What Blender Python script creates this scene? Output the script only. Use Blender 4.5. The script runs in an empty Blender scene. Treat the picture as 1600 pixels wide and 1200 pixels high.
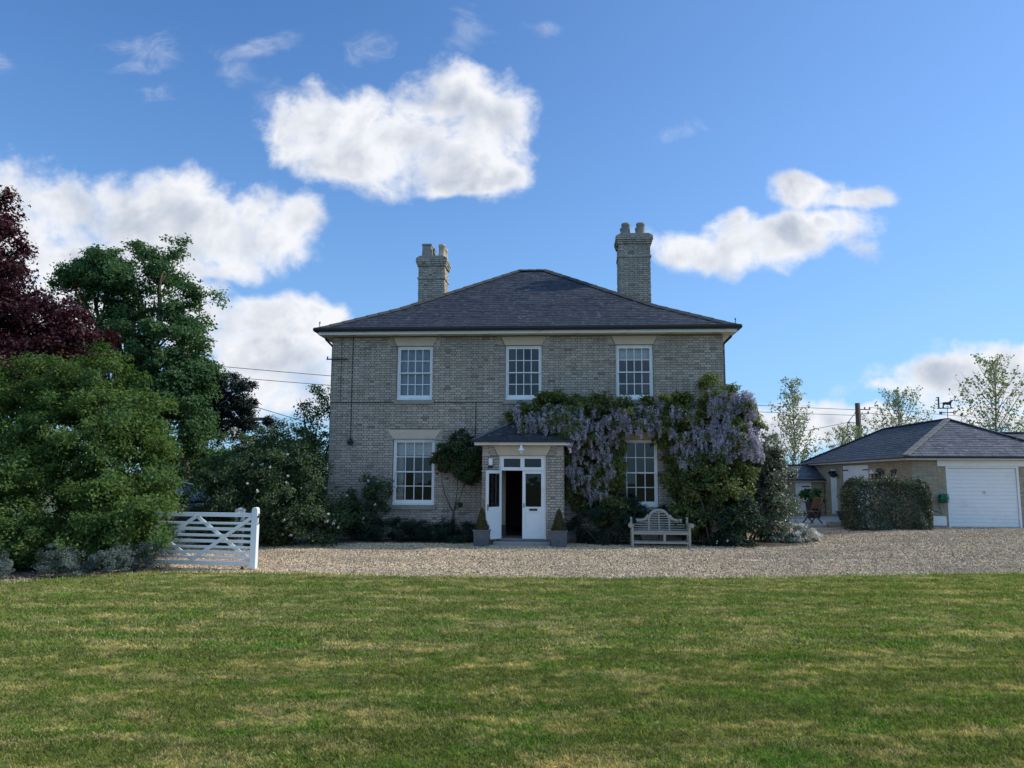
import bpy, math, random
import numpy as np
from mathutils import Vector, Matrix

rnd = random.Random(7)
RG = np.random.default_rng(11)
scene = bpy.context.scene
COL = scene.collection
R = math.radians

# ------------------------------------------------------------------ camera
CAM_H = 2.0
cam_d = bpy.data.cameras.new('camera')
cam_d.sensor_width = 36.0
cam_d.lens = 27.0
cam_d.clip_start = 0.1
cam_d.clip_end = 5000
cam = bpy.data.objects.new('camera', cam_d)
COL.objects.link(cam)
cam.location = (0, 0, CAM_H)
PITCH = math.atan(148 / 1200)
cam.rotation_mode = 'QUATERNION'
cam.rotation_quaternion = (Matrix.Rotation(PITCH + math.pi / 2, 3, 'X') @ Matrix.Rotation(R(0.3), 3, 'Z')).to_quaternion()
scene.camera = cam

# ------------------------------------------------------------------ world, sun, exposure
SUN_AZ, SUN_EL = R(79), R(34)          # azimuth clockwise from +Y
SKY_STRENGTH, SUN_STRENGTH, EXPOSURE = 0.1, 2.6, 0.7
scene.view_settings.view_transform = 'Standard'
scene.view_settings.look = 'None'
scene.view_settings.exposure = EXPOSURE
scene.view_settings.gamma = 1.0
scene.view_settings.use_curve_mapping = False
scene.render.engine = 'CYCLES'
scene.cycles.use_denoising = True
scene.cycles.max_bounces = 8
scene.cycles.transparent_max_bounces = 12
scene.cycles.sample_clamp_indirect = 6.0
scene.cycles.caustics_reflective = False
scene.cycles.caustics_refractive = False

sun_d = bpy.data.lights.new('sun', 'SUN')
sun_d.energy = SUN_STRENGTH
sun_d.angle = R(0.5)
sun_d.color = (1.0, 0.93, 0.82)
sun = bpy.data.objects.new('sun', sun_d)
COL.objects.link(sun)
sdir = Vector((math.sin(SUN_AZ) * math.cos(SUN_EL), math.cos(SUN_AZ) * math.cos(SUN_EL), math.sin(SUN_EL)))
sun.rotation_euler = sdir.to_track_quat('Z', 'Y').to_euler()
sun.location = sdir * 60

class NT:
    """small node-tree helper"""
    def __init__(s, tree):
        s.t = tree; s.n = tree.nodes; s.l = tree.links
    def add(s, typ, **kw):
        nd = s.n.new(typ)
        for k, v in kw.items():
            if hasattr(nd, k):
                setattr(nd, k, v)
        return nd
    def link(s, a, b): s.l.new(a, b)
    def setin(s, nd, i, v):
        if hasattr(v, 'is_output') or isinstance(v, bpy.types.NodeSocket): s.link(v, nd.inputs[i])
        elif v is not None: nd.inputs[i].default_value = v
    def math(s, op, a, b=None, c=None, clamp=False):
        nd = s.n.new('ShaderNodeMath'); nd.operation = op; nd.use_clamp = clamp
        s.setin(nd, 0, a)
        if b is not None: s.setin(nd, 1, b)
        if c is not None: s.setin(nd, 2, c)
        return nd.outputs[0]
    def vmath(s, op, a, b=None, c=None):
        nd = s.n.new('ShaderNodeVectorMath'); nd.operation = op
        s.setin(nd, 0, a)
        if b is not None: s.setin(nd, 1, b)
        if c is not None: s.setin(nd, 2, c)
        return nd.outputs['Value'] if op in ('LENGTH', 'DOT_PRODUCT') else nd.outputs[0]
    def mix(s, f, a, b, blend='MIX'):
        nd = s.n.new('ShaderNodeMix'); nd.data_type = 'RGBA'; nd.blend_type = blend
        s.setin(nd, 0, f); s.setin(nd, 6, a); s.setin(nd, 7, b)
        return nd.outputs[2]
    def noise(s, vec, scale, detail=4, rough=0.55, dist=0.0, dim='3D'):
        nd = s.n.new('ShaderNodeTexNoise'); nd.noise_dimensions = dim
        if vec is not None: s.link(vec, nd.inputs['Vector'])
        nd.inputs['Scale'].default_value = scale; nd.inputs['Detail'].default_value = detail
        nd.inputs['Roughness'].default_value = rough; nd.inputs['Distortion'].default_value = dist
        return nd.outputs[0]
    def ramp(s, fac, stops):
        nd = s.n.new('ShaderNodeValToRGB'); s.link(fac, nd.inputs[0])
        el = nd.color_ramp.elements
        while len(el) < len(stops): el.new(0.5)
        for e, (p, c) in zip(el, stops):
            e.position = p; e.color = tuple(c) + ((1,) if len(c) == 3 else ())
        return nd.outputs[0]
    def sstep(s, x, lo, hi):
        nd = s.n.new('ShaderNodeMapRange'); nd.interpolation_type = 'SMOOTHSTEP'
        s.setin(nd, 0, x); s.setin(nd, 1, lo); s.setin(nd, 2, hi); nd.inputs[3].default_value = 0; nd.inputs[4].default_value = 1
        return nd.outputs[0]
    def comb(s, x, y, z=0.0):
        nd = s.n.new('ShaderNodeCombineXYZ'); s.setin(nd, 0, x); s.setin(nd, 1, y); s.setin(nd, 2, z); return nd.outputs[0]

CLOUDS = {   # directions (x/y, z/y) and half sizes of the lobes each cloud is made of
 'A': [(-0.247, 0.479, 0.105, 0.066), (-0.142, 0.471, 0.158, 0.083), (-0.059, 0.508, 0.092, 0.07), (-0.032, 0.439, 0.074, 0.07), (-0.291, 0.47, 0.066, 0.048), (-0.211, 0.429, 0.096, 0.039), (-0.071, 0.398, 0.061, 0.026)],
 'B': [(-0.78, 0.37, 0.14, 0.075), (-0.64, 0.355, 0.147, 0.069), (-0.475, 0.342, 0.181, 0.069), (-0.329, 0.343, 0.082, 0.065), (-0.404, 0.294, 0.137, 0.051), (-0.295, 0.357, 0.047, 0.039), (-0.557, 0.275, 0.154, 0.051)],
 'B3': [(-0.70, 0.29, 0.12, 0.07), (-0.62, 0.21, 0.14, 0.06), (-0.46, 0.24, 0.12, 0.045)],
 'B2': [(-0.314, 0.203, 0.11, 0.038), (-0.337, 0.156, 0.11, 0.038), (-0.255, 0.207, 0.051, 0.021), (-0.277, 0.113, 0.101, 0.05), (-0.398, 0.189, 0.068, 0.051)],
 'C': [(0.252, 0.311, 0.064, 0.039), (0.343, 0.317, 0.142, 0.043), (0.438, 0.336, 0.056, 0.028), (0.283, 0.342, 0.043, 0.026), (0.400, 0.384, 0.070, 0.030), (0.455, 0.374, 0.06, 0.022)],
 'D': [(0.588, 0.133, 0.143, 0.029), (0.674, 0.152, 0.11, 0.04), (0.512, 0.119, 0.059, 0.015), (0.637, 0.114, 0.14, 0.03), (0.74, 0.155, 0.11, 0.045), (0.38, 0.079, 0.079, 0.035), (0.326, 0.07, 0.05, 0.033), (0.434, 0.068, 0.033, 0.015), (0.485, 0.084, 0.05, 0.017), (0.618, 0.072, 0.075, 0.018), (0.526, 0.071, 0.067, 0.012)],
}
WISPS = [(0.475, 0.373, 0.05, 0.016), (0.37, 0.379, 0.05, 0.015), (-0.285, 0.515, 0.05, 0.03), (-0.371, 0.591, 0.063, 0.022), (-0.314, 0.603, 0.04, 0.024), (-0.375, 0.55, 0.035, 0.034), (-0.332, 0.521, 0.04, 0.03), (-0.198, 0.595, 0.035, 0.03), (-0.067, 0.624, 0.036, 0.04), (-0.513, 0.595, 0.075, 0.03), (-0.534, 0.565, 0.05, 0.018), (0.042, 0.619, 0.05, 0.016), (0.233, 0.473, 0.03, 0.018), (-0.495, 0.524, 0.03, 0.018), (-0.711, 0.573, 0.025, 0.02), (0.553, 0.17, 0.025, 0.012), (0.429, 0.115, 0.02, 0.01), (-0.31, 0.49, 0.05, 0.05)]

def make_world():
    w = bpy.data.worlds.new('World'); scene.world = w; w.use_nodes = True
    T = NT(w.node_tree); w.node_tree.nodes.clear()
    out = T.add('ShaderNodeOutputWorld'); bg = T.add('ShaderNodeBackground')
    bg.inputs['Strength'].default_value = SKY_STRENGTH
    T.link(bg.outputs[0], out.inputs[0])
    sky = T.add('ShaderNodeTexSky'); sky.sky_type = 'NISHITA'; sky.sun_disc = False
    sky.sun_elevation = SUN_EL; sky.sun_rotation = SUN_AZ
    sky.air_density = 1.0; sky.dust_density = 0.4; sky.ozone_density = 1.6
    tc = T.add('ShaderNodeTexCoord'); d = T.vmath('NORMALIZE', tc.outputs['Generated'])
    sep = T.add('ShaderNodeSeparateXYZ'); T.link(d, sep.inputs[0])
    x, y, z = sep.outputs
    ysafe = T.math('MAXIMUM', y, 0.05)
    u = T.math('DIVIDE', x, ysafe); v = T.math('DIVIDE', z, ysafe)
    uv = T.comb(u, v, 0.0)
    wn = T.add('ShaderNodeTexNoise'); T.link(uv, wn.inputs['Vector']); wn.inputs['Scale'].default_value = 7; wn.inputs['Detail'].default_value = 5
    warp = T.vmath('MULTIPLY_ADD', T.vmath('SUBTRACT', wn.outputs['Color'], (0.5, 0.5, 0.5)), (0.11, 0.085, 0.0), uv)
    def lobes(ls):
        m = None
        for cu, cv, ru, rv in ls:
            q = T.vmath('MULTIPLY', T.vmath('SUBTRACT', warp, (cu, cv, 0)), (1 / ru, 1 / rv, 0))
            q = T.math('SUBTRACT', 1.0, T.vmath('LENGTH', q))
            m = q if m is None else T.math('SMOOTH_MAX', m, q, 0.35)
        return m
    n1 = T.noise(uv, 9.5, 9, 0.6, 0.2)
    n1s = T.noise(uv, 9, 4, 0.5, 0.2)
    n2 = T.noise(T.vmath('ADD', uv, (0.022, 0.02, 0.0)), 9, 4, 0.5, 0.2)
    nb = T.noise(T.vmath('ADD', uv, (3.1, 1.7, 0.0)), 5.5, 5, 0.5)
    dens = None
    for k in CLOUDS:
        m = lobes(CLOUDS[k])
        dens = m if dens is None else T.math('MAXIMUM', dens, m)
    e = T.math('ADD', T.math('MULTIPLY', T.math('MINIMUM', dens, 0.55), 1.25), T.math('MULTIPLY', T.math('SUBTRACT', n1, 0.49), 2.7))
    a_main = T.sstep(e, -0.08, 0.68)
    m = lobes(WISPS)
    wn2 = T.noise(T.vmath('MULTIPLY', uv, (1.0, 1.5, 1.0)), 15, 8, 0.65, 0.9)
    ew = T.math('ADD', T.math('MULTIPLY', T.math('MINIMUM', m, 0.6), 1.0), T.math('MULTIPLY', T.math('SUBTRACT', wn2, 0.56), 2.6))
    a_wisp = T.math('MULTIPLY', T.sstep(ew, -0.1, 1.5), 0.42)
    front = T.sstep(y, 0.06, 0.14)
    a_front = T.math('MULTIPLY', T.math('MAXIMUM', a_main, a_wisp), front)
    # unseen sky behind gets added cloud, tinted blue to light the shaded front
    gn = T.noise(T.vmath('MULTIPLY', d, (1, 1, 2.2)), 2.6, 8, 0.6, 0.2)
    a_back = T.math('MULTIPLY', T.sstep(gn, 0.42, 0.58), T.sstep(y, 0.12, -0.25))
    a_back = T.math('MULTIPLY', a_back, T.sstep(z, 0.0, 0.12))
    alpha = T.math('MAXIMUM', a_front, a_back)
    # thickness and the sunward noise gradient give grey hearts and white rims
    thick = T.sstep(e, 0.3, 1.15)
    grad = T.math('MULTIPLY', T.math('SUBTRACT', n1s, n2), 2.2)
    sh = T.math('ADD', T.math('ADD', T.math('MULTIPLY', thick, -0.6), T.math('MULTIPLY', T.math('SUBTRACT', nb, 0.5), 0.9)), T.math('ADD', T.math('MULTIPLY', grad, 1.3), 0.98), clamp=True)
    ccol = T.mix(sh, (3.0, 3.4, 4.1, 1), (5.7, 5.8, 6.05, 1))
    tint = T.mix(1.0, sky.outputs[0], (0.39, 0.73, 1.12, 1), 'MULTIPLY')
    low = T.math('POWER', T.math('SUBTRACT', 1.0, T.math('MAXIMUM', z, 0.0)), 3.0, clamp=True)
    tint = T.mix(T.math('MULTIPLY', low, 0.75), tint, (2.3, 3.75, 5.6, 1))
    ccol = T.mix(T.sstep(y, 0.1, -0.1), ccol, (3.7, 5.5, 8.2, 1))  # added cloud behind is made bluer to colour the fill on the walls
    glow = T.sstep(T.vmath('DOT_PRODUCT', d, tuple(sdir)), 0.1, 1.0)      # paler air towards the sun
    tint = T.mix(T.math('MULTIPLY', glow, 0.12), tint, (4.4, 5.3, 6.5, 1))
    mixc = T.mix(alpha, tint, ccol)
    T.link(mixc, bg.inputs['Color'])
make_world()

# ------------------------------------------------------------------ materials
def new_mat(name):
    m = bpy.data.materials.new(name); m.use_nodes = True
    T = NT(m.node_tree); T.n.clear()
    out = T.add('ShaderNodeOutputMaterial')
    b = T.add('ShaderNodeBsdfPrincipled')
    T.link(b.outputs[0], out.inputs[0])
    return m, T, b, out
def c4(c): return (c[0], c[1], c[2], 1)
def tint_of(T):
    """per-face attribute plus per-object random, so joined and single pieces share one material"""
    at = T.add('ShaderNodeAttribute'); at.attribute_name = 'tint'
    oi = T.add('ShaderNodeObjectInfo')
    return T.math('FRACT', T.math('ADD', at.outputs['Fac'], oi.outputs['Random']))
def pos_of(T, kind='Position'):
    return T.add('ShaderNodeNewGeometry').outputs['Position']
def bump(T, b, h, strength=0.3, dist=0.01):
    nd = T.add('ShaderNodeBump'); nd.inputs['Strength'].default_value = strength; nd.inputs['Distance'].default_value = dist
    T.link(h, nd.inputs['Height']); T.link(nd.outputs[0], b.inputs['Normal'])

def plain(name, col, rough=0.6, var=0.12, scale=6.0, metal=0.0, bmp=0.0, spec=0.4, dirt=None):
    m, T, b, out = new_mat(name)
    p = pos_of(T)
    n = T.noise(p, scale, 6, 0.6)
    dk = tuple(x * (1 - var) for x in col); lt = tuple(min(1, x * (1 + var)) for x in col)
    c = T.mix(n, c4(dk), c4(lt))
    if dirt:
        n3 = T.sstep(T.noise(p, scale * 0.45, 5, 0.65), 0.52, 0.72)
        c = T.mix(T.math('MULTIPLY', n3, 0.6), c, c4(dirt))
    T.link(c, b.inputs['Base Color'])
    b.inputs['Roughness'].default_value = rough; b.inputs['Metallic'].default_value = metal
    b.inputs['Specular IOR Level'].default_value = spec
    if bmp: bump(T, b, T.noise(p, scale * 8, 3), bmp, 0.004)
    return m

def leaf_mat(name, dark, mid, light, trans=0.3, rough=0.55, spec=0.25, hue=None):
    m, T, b, out = new_mat(name)
    t = tint_of(T)
    c = T.ramp(t, [(0.0, dark), (0.5, mid), (1.0, light)])
    T.link(c, b.inputs['Base Color'])
    b.inputs['Roughness'].default_value = rough; b.inputs['Specular IOR Level'].default_value = spec
    tr = T.add('ShaderNodeBsdfTranslucent')
    tc = T.mix(1.0, c, c4(hue or (1.25, 1.3, 0.6)), 'MULTIPLY'); T.link(tc, tr.inputs[0])
    mx = T.add('ShaderNodeMixShader'); mx.inputs[0].default_value = trans
    T.link(b.outputs[0], mx.inputs[1]); T.link(tr.outputs[0], mx.inputs[2]); T.link(mx.outputs[0], out.inputs[0])
    return m

def brick_mat(name, cols, rough=0.9):
    m, T, b, out = new_mat(name)
    t = tint_of(T); p = pos_of(T)
    c = T.ramp(t, cols)
    n = T.noise(p, 30, 5, 0.7)
    c = T.mix(T.math('MULTIPLY', T.sstep(n, 0.42, 0.8), 0.5), c, c4((0.27, 0.255, 0.225)))
    big = T.sstep(T.math('ADD', T.math('MULTIPLY', T.noise(p, 0.6, 6, 0.65), 0.6), T.math('MULTIPLY', T.noise(T.vmath('MULTIPLY', p, (2.2, 2.2, 0.22)), 1.0, 4, 0.6), 0.4)), 0.42, 0.64)
    c = T.mix(T.math('MULTIPLY', big, 0.42), c, c4((0.23, 0.215, 0.185)))
    T.link(c, b.inputs['Base Color']); b.inputs['Roughness'].default_value = rough
    b.inputs['Specular IOR Level'].default_value = 0.2
    bump(T, b, n, 0.5, 0.006)
    return m

def slate_mat(name, base, lich):
    m, T, b, out = new_mat(name)
    t = tint_of(T); p = pos_of(T)
    c = T.ramp(t, [(0, tuple(x * 0.75 for x in base)), (0.5, base), (1, tuple(x * 1.3 for x in base))])
    n = T.noise(p, 7, 6, 0.7, 0.4)
    c = T.mix(T.math('MULTIPLY', T.sstep(n, 0.53, 0.68), 0.75), c, c4(lich))
    c = T.mix(T.math('MULTIPLY', T.sstep(T.noise(p, 0.9, 4), 0.5, 0.75), 0.35), c, c4(tuple(x * 0.6 for x in lich)))
    T.link(c, b.inputs['Base Color']); b.inputs['Roughness'].default_value = 0.62
    b.inputs['Specular IOR Level'].default_value = 0.25
    bump(T, b, T.noise(p, 40, 3), 0.35, 0.004)
    return m

def glass_mat(name, tint=(0.75, 0.8, 0.82), base=0.08):
    m, T, b, out = new_mat(name)
    T.n.remove(b)
    tr = T.add('ShaderNodeBsdfTransparent'); tr.inputs[0].default_value = c4(tint)
    gl = T.add('ShaderNodeBsdfGlossy'); gl.inputs['Roughness'].default_value = 0.01
    gl.inputs['Color'].default_value = (0.95, 0.97, 1, 1)
    fr = T.add('ShaderNodeFresnel'); fr.inputs['IOR'].default_value = 1.5
    f = T.math('ADD', T.math('MULTIPLY', fr.outputs[0], 1.05), base, clamp=True)
    nz = T.noise(pos_of(T), 1.7, 2)
    bp = T.add('ShaderNodeBump'); bp.inputs['Strength'].default_value = 0.05; bp.inputs['Distance'].default_value = 0.05
    T.link(nz, bp.inputs['Height']); T.link(bp.outputs[0], gl.inputs['Normal'])
    mx = T.add('ShaderNodeMixShader'); T.link(f, mx.inputs[0]); T.link(tr.outputs[0], mx.inputs[1]); T.link(gl.outputs[0], mx.inputs[2])
    T.link(mx.outputs[0], out.inputs[0])
    return m

def lawn_mat(name, blade):
    m, T, b, out = new_mat(name)
    p = pos_of(T)
    ps = T.vmath('MULTIPLY', p, (0.95, 1.8, 0.0))
    n1 = T.noise(ps, 0.8, 6, 0.65, 0.5)
    n2 = T.noise(T.vmath('ADD', ps, (13, 7, 0)), 2.7, 5, 0.68, 0.4)
    dry = T.sstep(T.math('ADD', T.math('ADD', T.math('MULTIPLY', n1, 0.42), T.math('MULTIPLY', n2, 0.34)), T.math('MULTIPLY', T.noise(p, 9.0, 4, 0.7), 0.24)), 0.47, 0.60)
    lush = T.sstep(T.noise(T.vmath('ADD', ps, (-5, 21, 0)), 1.1, 6, 0.68), 0.47, 0.62)
    bare = T.sstep(T.noise(T.vmath('ADD', ps, (31, -9, 0)), 2.0, 5, 0.65), 0.60, 0.70)
    g = T.mix(T.noise(T.vmath('MULTIPLY', p, (1, 1, 0)), 7, 5), (0.15, 0.195, 0.038, 1), (0.33, 0.37, 0.095, 1))
    g = T.mix(T.math('MULTIPLY', lush, 0.85), g, (0.155, 0.295, 0.036, 1))
    c = T.mix(T.math('MULTIPLY', dry, 0.8), g, (0.72, 0.585, 0.32, 1))
    c = T.mix(T.math('MULTIPLY', bare, 0.6), c, (0.22, 0.15, 0.08, 1))
    tuft = T.noise(T.vmath('ADD', p, (3, 5, 0)), 11.0, 5, 0.75, 0.6)
    c = T.mix(1.0, c, T.ramp(tuft, [(0.3, (0.42, 0.46, 0.45)), (0.5, (0.92, 0.92, 0.92)), (0.7, (1.38, 1.32, 1.2))]), 'MULTIPLY')
    sy = T.add('ShaderNodeSeparateXYZ'); T.link(T.vmath('ADD', p, T.vmath('MULTIPLY', T.noise(p, 0.5, 3), (0.0, 0.9, 0.0))), sy.inputs[0])
    mow = T.math('SINE', T.math('MULTIPLY', sy.outputs[1], 6.6))       # mower passes
    c = T.mix(T.math('MULTIPLY_ADD', mow, 0.5, 0.5), T.mix(1.0, c, (0.86, 0.88, 0.86, 1), 'MULTIPLY'), T.mix(1.0, c, (1.08, 1.06, 1.04, 1), 'MULTIPLY'))
    if blade:
        t = tint_of(T)
        c = T.mix(T.math('MULTIPLY', T.sstep(t, 0.72, 1.0), 0.6), c, (0.50, 0.44, 0.26, 1))
        c = T.mix(1.0, c, T.ramp(t, [(0, (0.5, 0.5, 0.5)), (0.7, (1.5, 1.5, 1.35)), (1, (1.1, 1.1, 1.1))]), 'MULTIPLY')
        T.link(c, b.inputs['Base Color']); b.inputs['Roughness'].default_value = 0.6; b.inputs['Specular IOR Level'].default_value = 0.2
        tr = T.add('ShaderNodeBsdfTranslucent'); T.link(T.mix(1.0, c, (1.2, 1.25, 0.7, 1), 'MULTIPLY'), tr.inputs[0])
        mx = T.add('ShaderNodeMixShader'); mx.inputs[0].default_value = 0.3
        T.link(b.outputs[0], mx.inputs[1]); T.link(tr.outputs[0], mx.inputs[2]); T.link(mx.outputs[0], out.inputs[0])
    else:
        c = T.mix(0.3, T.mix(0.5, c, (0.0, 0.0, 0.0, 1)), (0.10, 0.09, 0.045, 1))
        T.link(c, b.inputs['Base Color']); b.inputs['Roughness'].default_value = 0.95
        b.inputs['Specular IOR Level'].default_value = 0.1
    return m

def gravel_mat(name, stone):
    m, T, b, out = new_mat(name)
    p = pos_of(T)
    if stone:
        t = tint_of(T)
    else:
        vo = T.add('ShaderNodeTexVoronoi'); T.link(p, vo.inputs['Vector']); vo.inputs['Scale'].default_value = 34
        sp = T.add('ShaderNodeSeparateColor'); T.link(vo.outputs['Color'], sp.inputs[0]); t = sp.outputs[0]
        bump(T, b, T.math('SUBTRACT', 1.0, vo.outputs['Distance']), 0.4, 0.012)
    c = T.ramp(t, [(0.0, (0.10, 0.08, 0.06)), (0.25, (0.36, 0.265, 0.16)), (0.65, (0.58, 0.435, 0.26)), (0.9, (0.70, 0.55, 0.37)), (1.0, (0.80, 0.70, 0.55))])
    big = T.sstep(T.noise(T.vmath('MULTIPLY', p, (0.5, 1.4, 1)), 0.7, 5, 0.6), 0.42, 0.66)
    c = T.mix(T.math('MULTIPLY', big, 0.4), c, (0.25, 0.20, 0.15, 1))
    T.link(c, b.inputs['Base Color']); b.inputs['Roughness'].default_value = 0.9; b.inputs['Specular IOR Level'].default_value = 0.15
    return m

M = {}
M['brick'] = brick_mat('gault brick', [(0, (0.20, 0.18, 0.14)), (0.06, (0.37, 0.32, 0.26)), (0.5, (0.47, 0.405, 0.33)), (0.9, (0.545, 0.48, 0.40)), (1, (0.44, 0.36, 0.285))])
M['mortar'] = plain('old mortar', (0.185, 0.17, 0.14), 0.95, 0.35, 9, bmp=0.3)
M['garage_brick'] = brick_mat('garage brick', [(0, (0.33, 0.28, 0.19)), (0.5, (0.42, 0.36, 0.25)), (1, (0.48, 0.42, 0.31))])
M['garage_mortar'] = plain('garage mortar', (0.30, 0.27, 0.2), 0.95, 0.2, 9)
M['slate'] = slate_mat('blue slate', (0.036, 0.040, 0.050), (0.17, 0.175, 0.175))
M['slate2'] = slate_mat('lit lichened slate', (0.085, 0.09, 0.105), (0.30, 0.30, 0.28))  # pale tone mixes lichen with the lit look of front slopes
M['ridge'] = plain('lichened ridge tile', (0.055, 0.057, 0.052), 0.9, 0.4, 5, dirt=(0.11, 0.11, 0.075))
M['ridge_grey'] = plain('pale ridge tile', (0.17, 0.17, 0.16), 0.9, 0.25, 6, dirt=(0.15, 0.15, 0.14))
M['white'] = plain('white gloss paint', (0.78, 0.79, 0.78), 0.4, 0.05, 4, spec=0.5, dirt=(0.60, 0.60, 0.56))
M['offwhite'] = plain('aged white paint', (0.66, 0.66, 0.63), 0.5, 0.06, 4, dirt=(0.5, 0.5, 0.46))
M['cream'] = plain('cream render', (0.56, 0.48, 0.36), 0.8, 0.07, 3, dirt=(0.42, 0.37, 0.29))
M['stone'] = plain('weathered stone', (0.30, 0.28, 0.24), 0.9, 0.25, 7, bmp=0.3, dirt=(0.17, 0.165, 0.14))
M['black'] = plain('black paint', (0.018, 0.019, 0.022), 0.4, 0.2, 8)
M['iron'] = plain('dark iron', (0.03, 0.03, 0.034), 0.55, 0.3, 20, 0.4)
M['lead'] = plain('grey lead', (0.115, 0.125, 0.14), 0.6, 0.25, 9, 0.2, dirt=(0.19, 0.195, 0.2))
M['teak'] = plain('silvered teak', (0.33, 0.305, 0.255), 0.8, 0.25, 14, bmp=0.25, dirt=(0.21, 0.20, 0.165))
M['wood'] = plain('brown hardwood', (0.11, 0.06, 0.035), 0.6, 0.3, 14)
M['polewood'] = plain('tarred pole wood', (0.10, 0.075, 0.055), 0.85, 0.3, 8)
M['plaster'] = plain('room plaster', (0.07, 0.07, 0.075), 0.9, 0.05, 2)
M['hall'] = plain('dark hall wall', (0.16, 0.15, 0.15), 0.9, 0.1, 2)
M['creamwall'] = plain('cream porch wall', (0.62, 0.56, 0.44), 0.8, 0.04, 2)
M['clay'] = plain('buff clay pot', (0.52, 0.43, 0.33), 0.85, 0.15, 8, dirt=(0.25, 0.22, 0.18))
M['greypot'] = plain('grey chimney pot', (0.27, 0.255, 0.225), 0.85, 0.2, 8, dirt=(0.17, 0.17, 0.15))
M['blind'] = plain('pale blind cloth', (0.80, 0.80, 0.78), 0.9, 0.05, 4)
M['reflected_sky'] = plain('grey blue reflected sky', (0.36, 0.41, 0.48), 0.9, 0.06, 3)  # grey blue of the mirrored sky, painted on a panel
M['curtain'] = plain('curtain cloth', (0.55, 0.53, 0.48), 0.9, 0.12, 5)
M['glass'] = glass_mat('window glass', (0.86, 0.89, 0.90), 0.01)
M['doorglass'] = glass_mat('door glass', (0.22, 0.24, 0.27), 0.0)
M['soil'] = plain('bed soil', (0.055, 0.042, 0.03), 0.95, 0.3, 9, bmp=0.5)
M['concrete'] = plain('patio concrete', (0.40, 0.38, 0.34), 0.9, 0.12, 3, dirt=(0.28, 0.27, 0.24))
M['field'] = plain('field grass', (0.075, 0.095, 0.03), 0.95, 0.25, 0.4)
M['bark'] = plain('bark', (0.085, 0.065, 0.048), 0.95, 0.35, 9, bmp=0.5)
M['palebark'] = plain('pale bark', (0.20, 0.185, 0.155), 0.9, 0.25, 9)
M['vinewood'] = plain('vine wood', (0.13, 0.105, 0.08), 0.95, 0.3, 12)
M['carpaint'] = plain('dark car paint', (0.02, 0.022, 0.028), 0.12, 0.05, 3, spec=0.7)
M['carroof'] = plain('silver car trim', (0.5, 0.52, 0.55), 0.25, 0.04, 3, 0.5)
M['carglass'] = plain('tinted car glass', (0.02, 0.025, 0.03), 0.05, 0.05, 3, spec=0.8)
M['rubber'] = plain('rubber', (0.02, 0.02, 0.02), 0.8, 0.1, 5)
M['metal'] = plain('galvanised metal', (0.55, 0.56, 0.58), 0.35, 0.08, 10, 0.7)
M['hose'] = plain('green hose', (0.012, 0.15, 0.095), 0.45, 0.15, 20)
M['bulb'] = plain('frosted lamp glass', (0.75, 0.75, 0.72), 0.3, 0.03, 4)
M['lampwhite'] = plain('white enamel', (0.82, 0.82, 0.8), 0.3, 0.03, 4)
M['oak'] = leaf_mat('oak leaves', (0.042, 0.095, 0.042), (0.072, 0.15, 0.062), (0.115, 0.20, 0.085), 0.42)
M['shrubleaf'] = leaf_mat('yellow green shrub leaves', (0.036, 0.088, 0.030), (0.076, 0.145, 0.040), (0.155, 0.22, 0.055), 0.42)
M['purple'] = leaf_mat('copper purple leaves', (0.036, 0.012, 0.016), (0.07, 0.021, 0.028), (0.125, 0.042, 0.045), 0.28, hue=(1.5, 0.7, 0.6))
M['cedar'] = leaf_mat('dark conifer needles', (0.013, 0.022, 0.018), (0.022, 0.034, 0.027), (0.038, 0.05, 0.038), 0.08)
M['midgreen'] = leaf_mat('mixed green leaves', (0.05, 0.095, 0.038), (0.088, 0.145, 0.055), (0.13, 0.19, 0.08), 0.3)
M['palegreen'] = leaf_mat('pale elder leaves', (0.06, 0.085, 0.035), (0.10, 0.125, 0.06), (0.2, 0.21, 0.13), 0.3)
M['roseleaf'] = leaf_mat('dark rose leaves', (0.030, 0.060, 0.025), (0.054, 0.094, 0.036), (0.092, 0.135, 0.054), 0.22)
M['bedleaf'] = leaf_mat('bed plant leaves', (0.014, 0.034, 0.022), (0.026, 0.056, 0.032), (0.046, 0.08, 0.042), 0.2)
M['silver'] = leaf_mat('silver leaves', (0.055, 0.085, 0.07), (0.095, 0.13, 0.11), (0.18, 0.215, 0.185), 0.12, hue=(1, 1, 0.9))
M['elaeagnus'] = leaf_mat('grey green leaves', (0.055, 0.075, 0.045), (0.10, 0.125, 0.08), (0.19, 0.21, 0.145), 0.2, 0.4, 0.5)
M['wistleaf'] = leaf_mat('wisteria leaves', (0.055, 0.095, 0.03), (0.105, 0.15, 0.046), (0.21, 0.225, 0.08), 0.4)
M['lilac'] = leaf_mat('lilac florets', (0.32, 0.305, 0.355), (0.45, 0.43, 0.48), (0.60, 0.575, 0.615), 0.3, hue=(1.0, 0.95, 1.1))
M['boxleaf'] = leaf_mat('bronzed box leaves', (0.05, 0.048, 0.016), (0.09, 0.078, 0.024), (0.14, 0.115, 0.04), 0.15)
M['hedgeleaf'] = leaf_mat('hedge leaves', (0.032, 0.052, 0.032), (0.062, 0.088, 0.05), (0.125, 0.15, 0.09), 0.2, 0.45, 0.4)
M['poplar'] = leaf_mat('silvery poplar leaves', (0.14, 0.18, 0.10), (0.22, 0.26, 0.16), (0.36, 0.39, 0.28), 0.45)
M['potleaf'] = leaf_mat('fresh pot leaves', (0.03, 0.08, 0.03), (0.05, 0.12, 0.04), (0.09, 0.17, 0.06), 0.3)
M['whitepetal'] = leaf_mat('white petals', (0.6, 0.6, 0.5), (0.75, 0.74, 0.66), (0.85, 0.84, 0.78), 0.2, hue=(1, 1, 0.95))
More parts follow.
